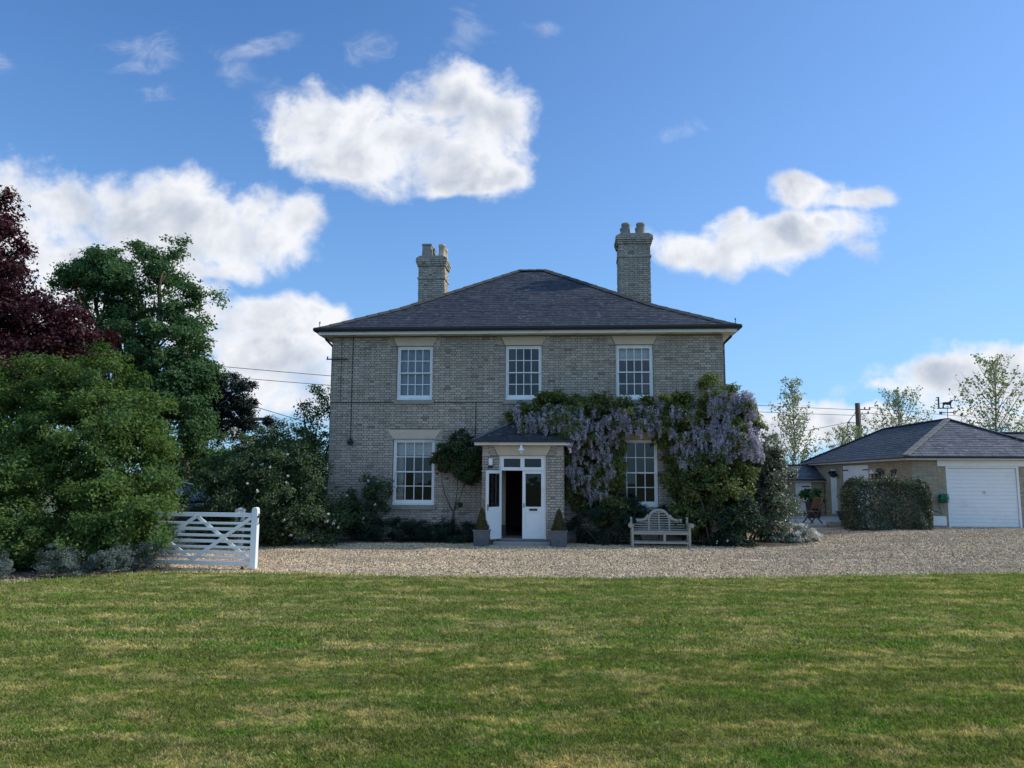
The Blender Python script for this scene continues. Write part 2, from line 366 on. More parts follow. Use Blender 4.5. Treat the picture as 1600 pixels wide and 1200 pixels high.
M['redpetal'] = leaf_mat('red petals', (0.09, 0.006, 0.018), (0.16, 0.01, 0.028), (0.25, 0.02, 0.045), 0.2, hue=(1.1, 0.8, 0.8))
M['yellowpetal'] = leaf_mat('yellow petals', (0.5, 0.3, 0.05), (0.6, 0.4, 0.08), (0.7, 0.5, 0.1), 0.2)
M['lawn'] = lawn_mat('lawn turf', False)
M['blade'] = lawn_mat('grass blades', True)
M['gravel'] = gravel_mat('gravel bed', False)
M['pebble'] = gravel_mat('gravel stones', True)

# ------------------------------------------------------------------ mesh helpers
def tag(o, label=None, cat=None, group=None, kind=None):
    if label: o['label'] = label
    if cat: o['category'] = cat
    if group: o['group'] = group
    if kind: o['kind'] = kind
    return o
def empty(name, loc=(0, 0, 0), rz=0.0, label=None, cat=None, group=None):
    o = bpy.data.objects.new(name, None); COL.objects.link(o)
    o.location = loc; o.rotation_euler = (0, 0, rz); o.empty_display_size = 0.2
    return tag(o, label, cat, group)
def np_mesh(name, V, F, tint=None, smooth=False):
    """V (n,3), F (m,4) or (m,3) arrays"""
    V = np.asarray(V, np.float32); F = np.asarray(F, np.int32)
    k = F.shape[1]
    me = bpy.data.meshes.new(name)
    me.vertices.add(len(V)); me.vertices.foreach_set('co', V.ravel())
    me.loops.add(F.size); me.loops.foreach_set('vertex_index', F.ravel())
    me.polygons.add(len(F)); me.polygons.foreach_set('loop_start', np.arange(0, F.size, k, dtype=np.int32))
    me.polygons.foreach_set('use_smooth', np.full(len(F), smooth))
    if tint is not None:
        a = me.attributes.new('tint', 'FLOAT', 'FACE'); a.data.foreach_set('value', np.asarray(tint, np.float32))
    me.update(calc_edges=True); me.validate()
    return me
def link(name, me, mat, parent=None, kind=None):
    o = bpy.data.objects.new(name, me); COL.objects.link(o)
    if mat is not None and not me.materials: me.materials.append(mat)
    if parent is not None: o.parent = parent
    if kind: o['kind'] = kind
    return o
def copy_of(o, parent=None, loc=None, rot=None, scale=None):
    c = o.copy(); COL.objects.link(c)
    if parent is not None: c.parent = parent
    if loc is not None: c.location = loc
    if rot is not None: c.rotation_euler = rot
    if scale is not None: c.scale = scale
    return c
def copy_tree(o, parent=None):
    c = o.copy(); COL.objects.link(c); c.parent = parent
    for ch in list(o.children): copy_tree(ch, c)
    return c

class MB:
    def __init__(s): s.v = []; s.f = []
    def _add(s, vs, fs):
        k = len(s.v); s.v += [tuple(v) for v in vs]; s.f += [tuple(i + k for i in f) for f in fs]; return s
    def box(s, x0, x1, y0, y1, z0, z1, mtx=None):
        vs = [Vector(p) for p in ((x0, y0, z0), (x1, y0, z0), (x1, y1, z0), (x0, y1, z0), (x0, y0, z1), (x1, y0, z1), (x1, y1, z1), (x0, y1, z1))]
        if mtx is not None: vs = [mtx @ v for v in vs]
        return s._add(vs, [(3, 2, 1, 0), (4, 5, 6, 7), (0, 1, 5, 4), (1, 2, 6, 5), (2, 3, 7, 6), (3, 0, 4, 7)])
    def bar(s, a, b, w, t, up=(0, 0, 1)):
        """box beam from a to b; w across, t along 'up'"""
        a, b = Vector(a), Vector(b); d = (b - a); L = d.length; d.normalize()
        side = d.cross(Vector(up)); side.normalize(); u = side.cross(d)
        m = Matrix((( *(d[i] for i in range(3)),), ( *(side[i] for i in range(3)),), ( *(u[i] for i in range(3)),))).transposed()
        m4 = Matrix.Translation(a) @ m.to_4x4()
        return s.box(0, L, -w / 2, w / 2, -t / 2, t / 2, m4)
    def prism(s, pts, axis, a, b):
        """polygon pts in the two other axes, extruded from a to b along axis"""
        def P(p, q): return (q, p[0], p[1]) if axis == 'x' else (p[0], q, p[1]) if axis == 'y' else (p[0], p[1], q)
        n = len(pts); vs = [P(p, a) for p in pts] + [P(p, b) for p in pts]
        fs = [tuple(range(n - 1, -1, -1)), tuple(range(n, 2 * n))] + [(i, (i + 1) % n, n + (i + 1) % n, n + i) for i in range(n)]
        return s._add(vs, fs)
    def lathe(s, prof, seg=16, c=(0, 0, 0)):
        n = len(prof); vs = []; fs = []
        for i in range(seg):
            a = 2 * math.pi * i / seg
            vs += [(c[0] + r * math.cos(a), c[1] + r * math.sin(a), c[2] + z) for r, z in prof]
        for i in range(seg):
            j = (i + 1) % seg
            fs += [(i * n + k, j * n + k, j * n + k + 1, i * n + k + 1) for k in range(n - 1)]
        return s._add(vs, fs)
    def tube(s, pts, rad, seg=6):
        pts = [Vector(p) for p in pts]
        if not hasattr(rad, '__len__'): rad = [rad] * len(pts)
        vs = []; fs = []; prev = None
        for i, p in enumerate(pts):
            d = (pts[min(i + 1, len(pts) - 1)] - pts[max(i - 1, 0)])
            if d.length < 1e-9: d = Vector((0, 0, 1))
            d.normalize()
            ref = prev if prev is not None else (Vector((1, 0, 0)) if abs(d.x) < 0.8 else Vector((0, 1, 0)))
            a = ref - d * ref.dot(d); a.normalize(); b = d.cross(a); prev = a
            vs += [p + (a * math.cos(2 * math.pi * k / seg) + b * math.sin(2 * math.pi * k / seg)) * rad[i] for k in range(seg)]
        for i in range(len(pts) - 1):
            fs += [(i * seg + k, i * seg + (k + 1) % seg, (i + 1) * seg + (k + 1) % seg, (i + 1) * seg + k) for k in range(seg)]
        fs += [tuple(range(seg - 1, -1, -1)), tuple((len(pts) - 1) * seg + k for k in range(seg))]
        return s._add(vs, fs)
    def quad(s, *p): return s._add(p, [tuple(range(len(p)))])
    def build(s, name, mat, parent=None, loc=None, smooth=False, bevel=0.0, kind=None):
        me = bpy.data.meshes.new(name); me.from_pydata(s.v, [], s.f); me.update()
        if smooth: me.polygons.foreach_set('use_smooth', [True] * len(me.polygons))
        o = link(name, me, mat, parent, kind)
        if loc is not None: o.location = loc
        if bevel:
            b = o.modifiers.new('bevel', 'BEVEL'); b.width = bevel; b.segments = 2; b.limit_method = 'ANGLE'
        return o
def sphere_mb(c, r, seg=10, rings=6, sz=1.0):
    prof = [(max(1e-4, r * math.sin(math.pi * k / rings)), -r * sz * math.cos(math.pi * k / rings)) for k in range(rings + 1)]
    return MB().lathe(prof, seg, c)

def ss(a, b, x): t = np.clip((x - a) / (b - a), 0, 1); return t * t * (3 - 2 * t)
def gz(x, y):
    x = np.asarray(x, float); y = np.asarray(y, float)
    return 0.12 * ss(17, 22, y) + 0.25 * ss(7, 13.5, x) * ss(19, 26.5, y)
def gzf(x, y): return float(gz(x, y))

YAW = R(4)
HO = (0.45, 23.5)
def hw(u, v, z=0.0):
    """house frame (u right, v back) to world"""
    return (HO[0] + u * math.cos(YAW) + v * math.sin(YAW), HO[1] - u * math.sin(YAW) + v * math.cos(YAW), z)
GO = (14.35, 27.7)
def gw(u, v, z=0.0):
    return (GO[0] + u * math.cos(YAW) + v * math.sin(YAW), GO[1] - u * math.sin(YAW) + v * math.cos(YAW), z)

# ------------------------------------------------------------------ leaves
def leaf_arrays(P, N, size, aspect=0.55, rng=RG, droop=None, jit=0.35):
    n = len(P)
    N = N / (np.linalg.norm(N, axis=1, keepdims=True) + 1e-9)
    t = rng.normal(size=(n, 3))
    if droop is not None: t = t * 0.5 + np.array([0, 0, -droop])
    t -= N * np.sum(t * N, axis=1, keepdims=True); t /= (np.linalg.norm(t, axis=1, keepdims=True) + 1e-9)
    b = np.cross(N, t)
    L = size * rng.uniform(1 - jit, 1 + jit, (n, 1)); W = L * aspect
    c = P + t * L * 0.45 + N * L * 0.10
    V = np.stack([P, c - b * W / 2, P + t * L, c + b * W / 2], 1).reshape(-1, 3)
    F = np.arange(4 * n).reshape(n, 4)
    return V, F
def leaves(name, mat, P, N, size, tint, parent=None, aspect=0.55, rng=RG, droop=None, floor=None, kind=None):
    if floor is not None:
        k = P[:, 2] > floor; P, N, tint = P[k], N[k], tint[k]
    V, F = leaf_arrays(P, N, size, aspect, rng, droop)
    return link(name, np_mesh(name, V, F, tint), mat, parent, kind)
def clumps(blobs, ncl, nleaf, clr, rng=RG, shell=0.55, flat=0.65, up=0.5, lo=-1.0):
    """clusters of leaves through the outer part of a set of ellipsoids (c, r)"""
    C = np.array([b[0] for b in blobs], float); RR = np.array([b[1] if hasattr(b[1], '__len__') else (b[1],) * 3 for b in blobs], float)
    wt = (RR[:, 0] * RR[:, 1] + RR[:, 1] * RR[:, 2] + RR[:, 0] * RR[:, 2]); wt = wt / wt.sum()
    per = 11
    nl = max(1, ncl // per); ncl = nl * per
    bi = rng.choice(len(blobs), nl, p=wt)
    d = rng.normal(size=(nl, 3)); d /= np.linalg.norm(d, axis=1, keepdims=True)
    d[:, 2] = np.where(d[:, 2] < lo, -d[:, 2], d[:, 2])
    rf = 1.0 - shell * rng.uniform(0, 1, (nl, 1)) ** 1.6 + rng.normal(size=(nl, 1)) * 0.05
    lc = C[bi] + d * RR[bi] * rf                       # boughs
    lr = clr * 2.3 * rng.uniform(0.6, 1.3, nl)
    li = np.repeat(np.arange(nl), per)
    e = rng.normal(size=(ncl, 3)) + d[li] * 0.9 + np.array([0, 0, 0.35]); e /= np.linalg.norm(e, axis=1, keepdims=True)
    cc = lc[li] + e * (lr[li] * rng.uniform(0.25, 1.0, ncl))[:, None] * np.array([1, 1, 0.8])
    d = d[li] * 0.5 + e * 0.7
    lt = rng.uniform(0, 1, nl)[li]
    cr = clr * rng.uniform(0.55, 1.35, ncl)
    k = np.repeat(np.arange(ncl), nleaf)
    off = np.clip(rng.normal(size=(len(k), 3)), -1.7, 1.7) * cr[k][:, None] * np.array([1, 1, flat]) * 0.55
    P = cc[k] + off
    N = d[k] * 0.7 + np.array([0, 0, up]) + rng.normal(size=(len(k), 3)) * 0.6
    ct = rng.uniform(0, 1, ncl) * 0.3 + lt * 0.35
    tint = np.clip(ct[k] + rng.uniform(0, 0.35, len(k)), 0, 0.999)
    return P, N, tint
def limb(mb, a, b, r0, r1, rng=rnd, bend=0.12, seg=7, n=5):
    a, b = Vector(a), Vector(b); L = (b - a).length
    pts = []; rad = []
    off = Vector((rng.uniform(-1, 1), rng.uniform(-1, 1), rng.uniform(-0.3, 0.6))) * L * bend
    for i in range(n + 1):
        t = i / n
        pts.append(a.lerp(b, t) + off * math.sin(math.pi * t) + Vector((rng.uniform(-1, 1), rng.uniform(-1, 1), 0)) * L * 0.015)
        rad.append(r0 + (r1 - r0) * t)
    mb.tube(pts, rad, seg); return pts
def tree(name, label, group, base, blobs, mat, leaf, ncl, nleaf, clr, bark='bark', r0=0.25, fork=0.35, aspect=0.6, shell=0.55, flat=0.65, cat='tree', up=0.5, droop=None, extra_limbs=6, floor=None):
    """blobs in world coordinates; root at the base"""
    z0 = gzf(base[0], base[1])
    root = empty(name, (base[0], base[1], z0), 0, label, cat, group)
    rel = [((b[0][0] - base[0], b[0][1] - base[1], b[0][2] - z0), b[1]) for b in blobs]
    P, N, t = clumps(rel, ncl, nleaf, clr, RG, shell, flat, up)
    leaves('crown', mat, P, N, leaf, t, root, aspect, RG, droop, floor=0.05 if floor is None else floor)
    top = max(b[0][2] for b in rel)
    f = Vector((0, 0, top * fork)); mb = MB()
    limb(mb, (0, 0, -0.15), f, r0, r0 * 0.7, bend=0.03)
    for b in rel:
        c = Vector(b[0]); pts = limb(mb, f + Vector((0, 0, rnd.uniform(-0.3, 0.3) * top * fork * 0.5)), c, r0 * 0.5, r0 * 0.12)
        rr = b[1] if hasattr(b[1], '__len__') else (b[1],) * 3
        for q in range(extra_limbs):
            d = Vector((rnd.gauss(0, 1), rnd.gauss(0, 1), rnd.gauss(0.4, 0.8))); d.normalize()
            e = c + Vector((d.x * rr[0], d.y * rr[1], d.z * rr[2])) * 0.85
            limb(mb, pts[rnd.choice((3, 4, 5))], e, r0 * 0.16, r0 * 0.03, seg=5, n=4)
    mb.build('trunk', M[bark], root, smooth=True)
    return root
def bush(name, label, group, base, blobs, mat, leaf, ncl, nleaf, clr, aspect=0.6, shell=0.6, cat='shrub', rz=0.0, stems=5, droop=None, up=0.5, flat=0.7):
    """blobs relative to the base"""
    root = empty(name, (base[0], base[1], gzf(base[0], base[1])), rz, label, cat, group)
    P, N, t = clumps(blobs, ncl, nleaf, clr, RG, shell, flat, up)
    leaves('foliage', mat, P, N, leaf, t, root, aspect, RG, droop, floor=0.02)
    mb = MB()
    for i in range(stems):
        b = blobs[i % len(blobs)]
        limb(mb, (rnd.uniform(-0.15, 0.15) + b[0][0] * 0.3, rnd.uniform(-0.15, 0.15) + b[0][1] * 0.3, -0.08), (b[0][0] + rnd.uniform(-0.3, 0.3), b[0][1] + rnd.uniform(-0.2, 0.2), b[0][2] * 1.15), 0.035, 0.01, seg=5)
    if stems: mb.build('stem', M['bark'], root, smooth=True)
    return root

# ------------------------------------------------------------------ masonry and slates
class Boxes:
    """many small open-backed blocks in the (a, z) plane; p = how far proud"""
    def __init__(s): s.r = []
    def add(s, a0, a1, z0, z1, p): s.r.append((a0, a1, z0, z1, p))
def bond(a0, a1, z0, z1, holes=(), course=0.075, L=0.215, H=0.1025, j=0.011, rng=rnd, irregular=0.008, phase=0.0):
    """Flemish bond in a rectangle; bricks are cut at the holes"""
    out = []
    n = int(round((z1 - z0) / course))
    for k in range(n):
        zz0 = z0 + k * course + j * 0.5; zz1 = z0 + (k + 1) * course - j * 0.5
        if zz1 > z1 + 1e-6: break
        x = a0 - (k % 2) * (L + H + 2 * j) * 0.5 - phase
        i = 0
        while x < a1:
            w = L if i % 2 == 0 else H
            b0, b1 = max(x, a0), min(x + w, a1)
            segs = [(b0, b1)]
            for h in holes:
                if zz1 > h[2] + 0.002 and zz0 < h[3] - 0.002:
                    ns = []
                    for s0, s1 in segs:
                        if s1 <= h[0] or s0 >= h[1]: ns.append((s0, s1))
                        else:
                            if s0 < h[0]: ns.append((s0, h[0] - 0.001))
                            if s1 > h[1]: ns.append((h[1] + 0.001, s1))
                    segs = ns
            for s0, s1 in segs:
                if s1 - s0 > 0.03:
                    e = irregular
                    out.append((s0 + rng.uniform(0, e), s1 - rng.uniform(0, e), zz0 + rng.uniform(0, e * 0.6), zz1 - (rng.uniform(0, e * .8) if rng.random() > .06 else rng.uniform(.008, .022)), 0.013 + rng.uniform(-0.005, 0.008)))
            x += w + j; i += 1
    return out
def bricks_mesh(name, recs, fn, rng=RG):
    """fn(a, p, z) -> 3D, vectorised"""
    A = np.array(recs); n = len(A)
    a0, a1, z0, z1, p = A.T
    o = np.zeros(n) - 0.006
    tl = rng.normal(size=n) * 0.0025
    cs = [(a0, o, z0), (a1, o, z0), (a1, o, z1), (a0, o, z1), (a0, p + tl, z0), (a1, p - tl, z0), (a1, p - tl, z1), (a0, p + tl, z1)]
    V = np.stack([np.stack(fn(a, q, z), -1) for a, q, z in cs], 1).reshape(-1, 3)
    f = np.array([(4, 5, 6, 7), (0, 1, 5, 4), (1, 2, 6, 5), (2, 3, 7, 6), (3, 0, 4, 7)])
    F = (f[None] + (np.arange(n) * 8)[:, None, None]).reshape(-1, 4)
    return np_mesh(name, V, F, np.repeat(rng.uniform(0, 1, n), 5))
_ub = None
def unit_brick():
    global _ub
    if _ub is None:
        V = [(-.5, 0, -.5), (.5, 0, -.5), (.5, 0, .5), (-.5, 0, .5), (-.47, -1, -.43), (.47, -1, -.43), (.47, -1, .43), (-.47, -1, .43)]
        _ub = np_mesh('brick', V, [(4, 5, 6, 7), (0, 1, 5, 4), (1, 2, 6, 5), (2, 3, 7, 6), (3, 0, 4, 7)])
        _ub.materials.append(M['brick'])
    return _ub
def single_bricks(recs, parent, v):
    """front-facing bricks, each an object, face towards -y"""
    for a0, a1, z0, z1, p in recs:
        o = bpy.data.objects.new('brick', unit_brick()); COL.objects.link(o); o.parent = parent
        o.location = ((a0 + a1) / 2, v + 0.006, (z0 + z1) / 2)
        o.scale = (a1 - a0, p + 0.006, z1 - z0); o.rotation_euler = (rnd.gauss(0, 0.01), 0, rnd.gauss(0, 0.012))
def slate_rows(path, half, width=0.3, expo=0.2, rng=RG, th=0.011):
    """path: list of (run, z) up the slope; half(run) -> (a0, a1). Returns list of rows of slates ((a0,a1) at bottom, (a0,a1) at top, s0, s1)"""
    rows = []
    seglen = [math.hypot(path[i + 1][0] - path[i][0], path[i + 1][1] - path[i][1]) for i in range(len(path) - 1)]
    tot = sum(seglen)
    def at(s):
        for i, L in enumerate(seglen):
            if s <= L or i == len(seglen) - 1:
                t = s / L
                return (path[i][0] + (path[i + 1][0] - path[i][0]) * t, path[i][1] + (path[i + 1][1] - path[i][1]) * t)
            s -= L
    k = 0; s = 0.0
    while s < tot - 0.05:
        s1 = min(s + expo + 0.03, tot)
        r0, zz0 = at(s); r1, zz1 = at(s1)
        A0, A1 = half(r0); B0, B1 = half(r1)
        x = A0 - (0.5 * width if k % 2 else 0.0); row = []
        while x < A1:
            b0, b1 = max(x, A0), min(x + width - 0.004, A1)
            t0, t1 = max(x, B0), min(x + width - 0.004, B1)
            full = (b0 == x and b1 == x + width - 0.004 and t0 == x and t1 == b1)
            if t1 < t0: t0 = t1 = (min(max((t0 + t1) / 2, B0), B1))
            if b1 - b0 > 0.02: row.append((b0, b1, t0, t1, r0, zz0, r1, zz1, full))
            x += width
        rows.append(row); s += expo; k += 1
    return rows
def slates_mesh(name, recs, fn, rng=RG, th=0.017):
    """fn(a, run, z) -> 3D"""
    A = np.array([r[:8] for r in recs]); n = len(A)
    b0, b1, t0, t1, r0, z0, r1, z1 = A.T
    h = th + rng.uniform(-0.003, 0.006, n); dz = rng.normal(size=n) * 0.004
    hl, hr = h + np.maximum(dz, -0.006), h - np.minimum(dz, 0.006)
    cs = [(b0, r0, z0 - 0.002), (b1, r0, z0 - 0.002), (b1, r0, z0 + hr), (b0, r0, z0 + hl), (t1, r1, z1 + 0.003), (t0, r1, z1 + 0.003)]
    V = np.stack([np.stack(fn(a, r, z), -1) for a, r, z in cs], 1).reshape(-1, 3)
    f = np.array([(0, 1, 2, 3), (3, 2, 4, 5)])
    F = (f[None] + (np.arange(n) * 6)[:, None, None]).reshape(-1, 4)
    return np_mesh(name, V, F, np.repeat(rng.uniform(0, 1, n), 2))

# ------------------------------------------------------------------ ground
def yedge(x):
    xs = [-60, -30, -16, -12, -9.4, -8.2, -7, -5.4, -2, 1.33, 4, 7, 11.5, 30, 60]
    ys = [9, 10, 11.8, 13.2, 14.6, 15.7, 16.55, 16.75, 16.35, 16.12, 16.3, 16.75, 17.5, 19.5, 21]
    return np.interp(x, xs, ys) - 0.5 * ss(-8.5, -5.0, x)
def sheet(name, mat, xs, ys, dz, keep=None, yfn=None, kind='structure'):
    X, Y = np.meshgrid(xs, ys)
    if yfn is not None: Y = yfn(X, Y)
    Z = gz(X, Y) + dz
    V = np.stack([X, Y, Z], -1).reshape(-1, 3)
    ny, nx = X.shape
    i = (np.arange(ny - 1)[:, None] * nx + np.arange(nx - 1)[None]).ravel()
    F = np.stack([i, i + 1, i + nx + 1, i + nx], 1)
    if keep is not None:
        c = V[F].mean(1); F = F[keep(c[:, 0], c[:, 1])]
    return link(name, np_mesh(name, V, F, smooth=True), mat, None, kind)
gx = np.concatenate([[-3000, -900, -300, -120, -60], np.arange(-40, 41, 1.0), [60, 120, 300, 900, 3000]])
gy = np.concatenate([[-3000, -600, -100, -20], np.arange(-4, 60, 1.0), [80, 140, 300, 900, 3000]])
sheet('ground', M['field'], gx, gy, -0.03)
sheet('gravel_drive', M['gravel'], np.arange(-30, 41, 1.0), np.concatenate([np.arange(9, 33, 0.5)]), 0.0)
lx = np.concatenate([np.arange(-30, -10, 1.0), np.arange(-10, 14, 0.25), np.arange(14, 41, 1.0)])
ly = np.linspace(0, 1, 40)
edge_j = {float(x): rnd.uniform(-0.09, 0.09) for x in lx}
def lawn_y(X, Y):
    E_ = yedge(X) + np.vectorize(lambda q: edge_j[float(q)])(X)
    return -10 + (E_ + 10) * Y
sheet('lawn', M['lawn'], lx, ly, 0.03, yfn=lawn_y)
# soil beds along the house and under the shrubs on the left
def bed(name, pts, dz=0.012):
    mb = MB(); c = np.mean(pts, axis=0)
    n = len(pts)
    vs = [(p[0], p[1], gzf(p[0], p[1]) + dz) for p in pts] + [(c[0], c[1], gzf(c[0], c[1]) + dz + 0.05)]
    mb._add(vs, [(i, (i + 1) % n, n) for i in range(n)])
    return mb.build(name, M['soil'], kind='structure')
def hp(u, v): return hw(u, v)[:2]
bed('flower_bed', [hp(-7.6, 0.1), hp(-7.6, -1.5), hp(-5.5, -1.5), hp(-4, -1.05), hp(-1.6, -1.0), hp(-1.35, 0.1)])
bed('flower_bed', [hp(1.25, 0.1), hp(1.3, -0.95), hp(3, -1.0), hp(6, -1.05), hp(7.4, -0.95), hp(8.3, -0.4), hp(8.4, 1.5), hp(6.2, 1.5), hp(6.1, 0.1)])
bed('shrub_bed', [(-16, 12.2), (-12, 13.7), (-9.4, 15.2), (-7.9, 16.6), (-7.9, 18.5), (-8.6, 21), (-14, 24), (-20, 22), (-20, 13)])

# scattered turf and gravel: one patch each, repeated over the area
def gn_scatter(name, pts, rots, scl, patch, mat, parent=None):
    me = bpy.data.meshes.new(name); me.vertices.add(len(pts)); me.vertices.foreach_set('co', np.asarray(pts, np.float32).ravel())
    a = me.attributes.new('rot', 'FLOAT_VECTOR', 'POINT'); a.data.foreach_set('vector', np.asarray(rots, np.float32).ravel())
    s = me.attributes.new('scl', 'FLOAT', 'POINT'); s.data.foreach_set('value', np.asarray(scl, np.float32))
    me.update()
    o = link(name, me, mat)
    ng = bpy.data.node_groups.new(name + ' scatter', 'GeometryNodeTree')
    ng.interface.new_socket('Geometry', in_out='INPUT', socket_type='NodeSocketGeometry')
    ng.interface.new_socket('Geometry', in_out='OUTPUT', socket_type='NodeSocketGeometry')
    gi = ng.nodes.new('NodeGroupInput'); go = ng.nodes.new('NodeGroupOutput')
    oi = ng.nodes.new('GeometryNodeObjectInfo'); oi.inputs['Object'].default_value = patch; oi.inputs['As Instance'].default_value = True
    ip = ng.nodes.new('GeometryNodeInstanceOnPoints')
    na = ng.nodes.new('GeometryNodeInputNamedAttribute'); na.data_type = 'FLOAT_VECTOR'; na.inputs['Name'].default_value = 'rot'
    nb = ng.nodes.new('GeometryNodeInputNamedAttribute'); nb.data_type = 'FLOAT'; nb.inputs['Name'].default_value = 'scl'
    ng.links.new(gi.outputs[0], ip.inputs['Points']); ng.links.new(oi.outputs['Geometry'], ip.inputs['Instance'])
    ng.links.new(na.outputs[0], ip.inputs['Rotation']); ng.links.new(nb.outputs[0], ip.inputs['Scale'])
    ng.links.new(ip.outputs[0], go.inputs[0])
    md = o.modifiers.new('scatter', 'NODES'); md.node_group = ng
    return o
def blade_patch(name, n, size, hmin, hmax, w, loc, rng):
    P = np.stack([rng.uniform(-size / 2, size / 2, n), rng.uniform(-size / 2, size / 2, n), np.full(n, -0.005)], 1)
    az = rng.uniform(0, 2 * np.pi, n)
    lean = np.abs(rng.normal(size=n)) * 0.55 + 0.1
    lean = np.where(rng.uniform(0, 1, n) < 0.2, lean + 0.7, lean)
    L = rng.uniform(hmin, hmax, n) * np.where(rng.uniform(0, 1, n) < 0.04, 1.5, 1.0)
    d = np.stack([np.cos(az) * np.sin(lean), np.sin(az) * np.sin(lean), np.cos(lean)], 1)
    sd = np.stack([-np.sin(az), np.cos(az), np.zeros(n)], 1)
    md_ = P + d * L[:, None] * 0.55
    tip = P + d * L[:, None] + np.stack([np.cos(az), np.sin(az), np.full(n, -0.6)], 1) * (L * 0.18)[:, None]
    W = w * rng.uniform(0.6, 1.3, (n, 1))
    V = np.stack([P - sd * W / 2, P + sd * W / 2, md_ + sd * W * 0.4, tip, md_ - sd * W * 0.4], 1).reshape(-1, 3)
    F = np.arange(5 * n).reshape(n, 5)
    o = link(name, np_mesh(name, V, F, rng.uniform(0, 1, n)), M['blade'])
    o.location = loc; o['kind'] = 'stuff'
    return o
def in_view(x, y, m=1.5): return np.abs(x) < 0.78 * y + m
def scatter_grass():
    near = blade_patch('grass', 2300, 0.55, 0.018, 0.045, 0.0048, (0.1, 6.2, 0.03), RG)
    far = blade_patch('grass', 900, 0.75, 0.022, 0.055, 0.012, (0.2, 12.2, 0.03), RG)
    for patch, y0, y1, st in ((near, 3.4, 9.0, 0.37), (far, 8.8, 20.5, 0.50)):
        ys = np.arange(y0, y1, st); xs = np.arange(-18, 18, st)
        X, Y = np.meshgrid(xs, ys); X = X.ravel() + RG.uniform(-.07, .07, X.size); Y = Y.ravel() + RG.uniform(-.07, .07, Y.size)
        k = in_view(X, Y, 2.0) & (Y < yedge(X) - 0.22) & (np.hypot(X - patch.location.x, Y - patch.location.y) > 0.12)
        X, Y = X[k], Y[k]
        gn_scatter('grass', np.stack([X, Y, gz(X, Y) + 0.03], 1), np.stack([0 * X, 0 * X, RG.uniform(0, 6.28, X.size)], 1), RG.uniform(0.8, 1.2, X.size), patch, M['blade'])['kind'] = 'stuff'
    # ragged fringe where the turf meets the gravel
    X = RG.uniform(-11, 17, 7000); Y = yedge(X) + RG.normal(size=7000) * 0.10 - 0.04 + .08 * np.sin(X * 2.3) * np.sin(X * .9)
    P = np.stack([X, Y, gz(X, Y) + 0.01], 1)
    V, F = leaf_arrays(P, RG.normal(size=(7000, 3)) * np.array([1, 1, 0.2]), 0.07, 0.16, RG, droop=-1.5)
    link('grass_fringe', np_mesh('grass_fringe', V, F, RG.uniform(0, 1, 7000)), M['blade'], None, 'stuff')
scatter_grass()
def scatter_gravel():
    n = 900; size = 1.1
    P = np.stack([RG.uniform(-size / 2, size / 2, n), RG.uniform(-size / 2, size / 2, n), RG.uniform(-0.004, 0.006, n)], 1)
    oct_ = np.array([(1, 0, 0), (0, 1, 0), (-1, 0, 0), (0, -1, 0), (0, 0, 1)], float)
    s = RG.uniform(0.012, 0.034, (n, 1, 1)) * RG.uniform(0.7, 1.3, (n, 1, 3)) * np.array([1, 1, 0.75])
    a = RG.uniform(0, 6.28, n); ca, sa = np.cos(a), np.sin(a)
    o = oct_[None] * s + RG.normal(size=(n, 5, 3)) * 0.002
    o = np.stack([o[..., 0] * ca[:, None] - o[..., 1] * sa[:, None], o[..., 0] * sa[:, None] + o[..., 1] * ca[:, None], o[..., 2]], -1)
    V = (P[:, None] + o).reshape(-1, 3)
    f = np.array([(0, 1, 4), (1, 2, 4), (2, 3, 4), (3, 0, 4)])
    F = (f[None] + (np.arange(n) * 5)[:, None, None]).reshape(-1, 3)
    patch = link('gravel', np_mesh('gravel', V, F, np.repeat(RG.uniform(0, 1, n), 4)), M['pebble'], None, 'stuff')
    patch.location = (2.0, 18.5, gzf(2, 18.5))
    st = 0.8
    X, Y = np.meshgrid(np.arange(-16, 24, st), np.arange(14, 31, st)); X = X.ravel() + RG.uniform(-.15, .15, X.size); Y = Y.ravel() + RG.uniform(-.15, .15, Y.size)
    k = in_view(X, Y, 2) & (Y > yedge(X) + 0.33)
    ca, sa = math.cos(YAW), math.sin(YAW)
    U = (X - HO[0]) * ca - (Y - HO[1]) * sa; Vv = (X - HO[0]) * sa + (Y - HO[1]) * ca
    k &= ~((U > -6.5) & (U < 6.5) & (Vv > -0.5))
    gU = (X - GO[0]) * ca - (Y - GO[1]) * sa; gV = (X - GO[0]) * sa + (Y - GO[1]) * ca
    k &= ~((gU > -0.4) & (gV > -0.5)) & ~((X > 8.5) & (gV > -0.45))
    X, Y = X[k], Y[k]
    e = 0.2
    GX = (gz(X + e, Y) - gz(X - e, Y)) / (2 * e); GY = (gz(X, Y + e) - gz(X, Y - e)) / (2 * e)
    rz = RG.uniform(0, 6.28, X.size); c_, s_ = np.cos(rz), np.sin(rz)
    rx = GY * c_ - GX * s_; ry = -(GX * c_ + GY * s_)
    gn_scatter('gravel', np.stack([X, Y, gz(X, Y)], 1), np.stack([rx, ry, rz], 1), RG.uniform(0.9, 1.15, X.size), patch, M['pebble'])['kind'] = 'stuff'
scatter_gravel()


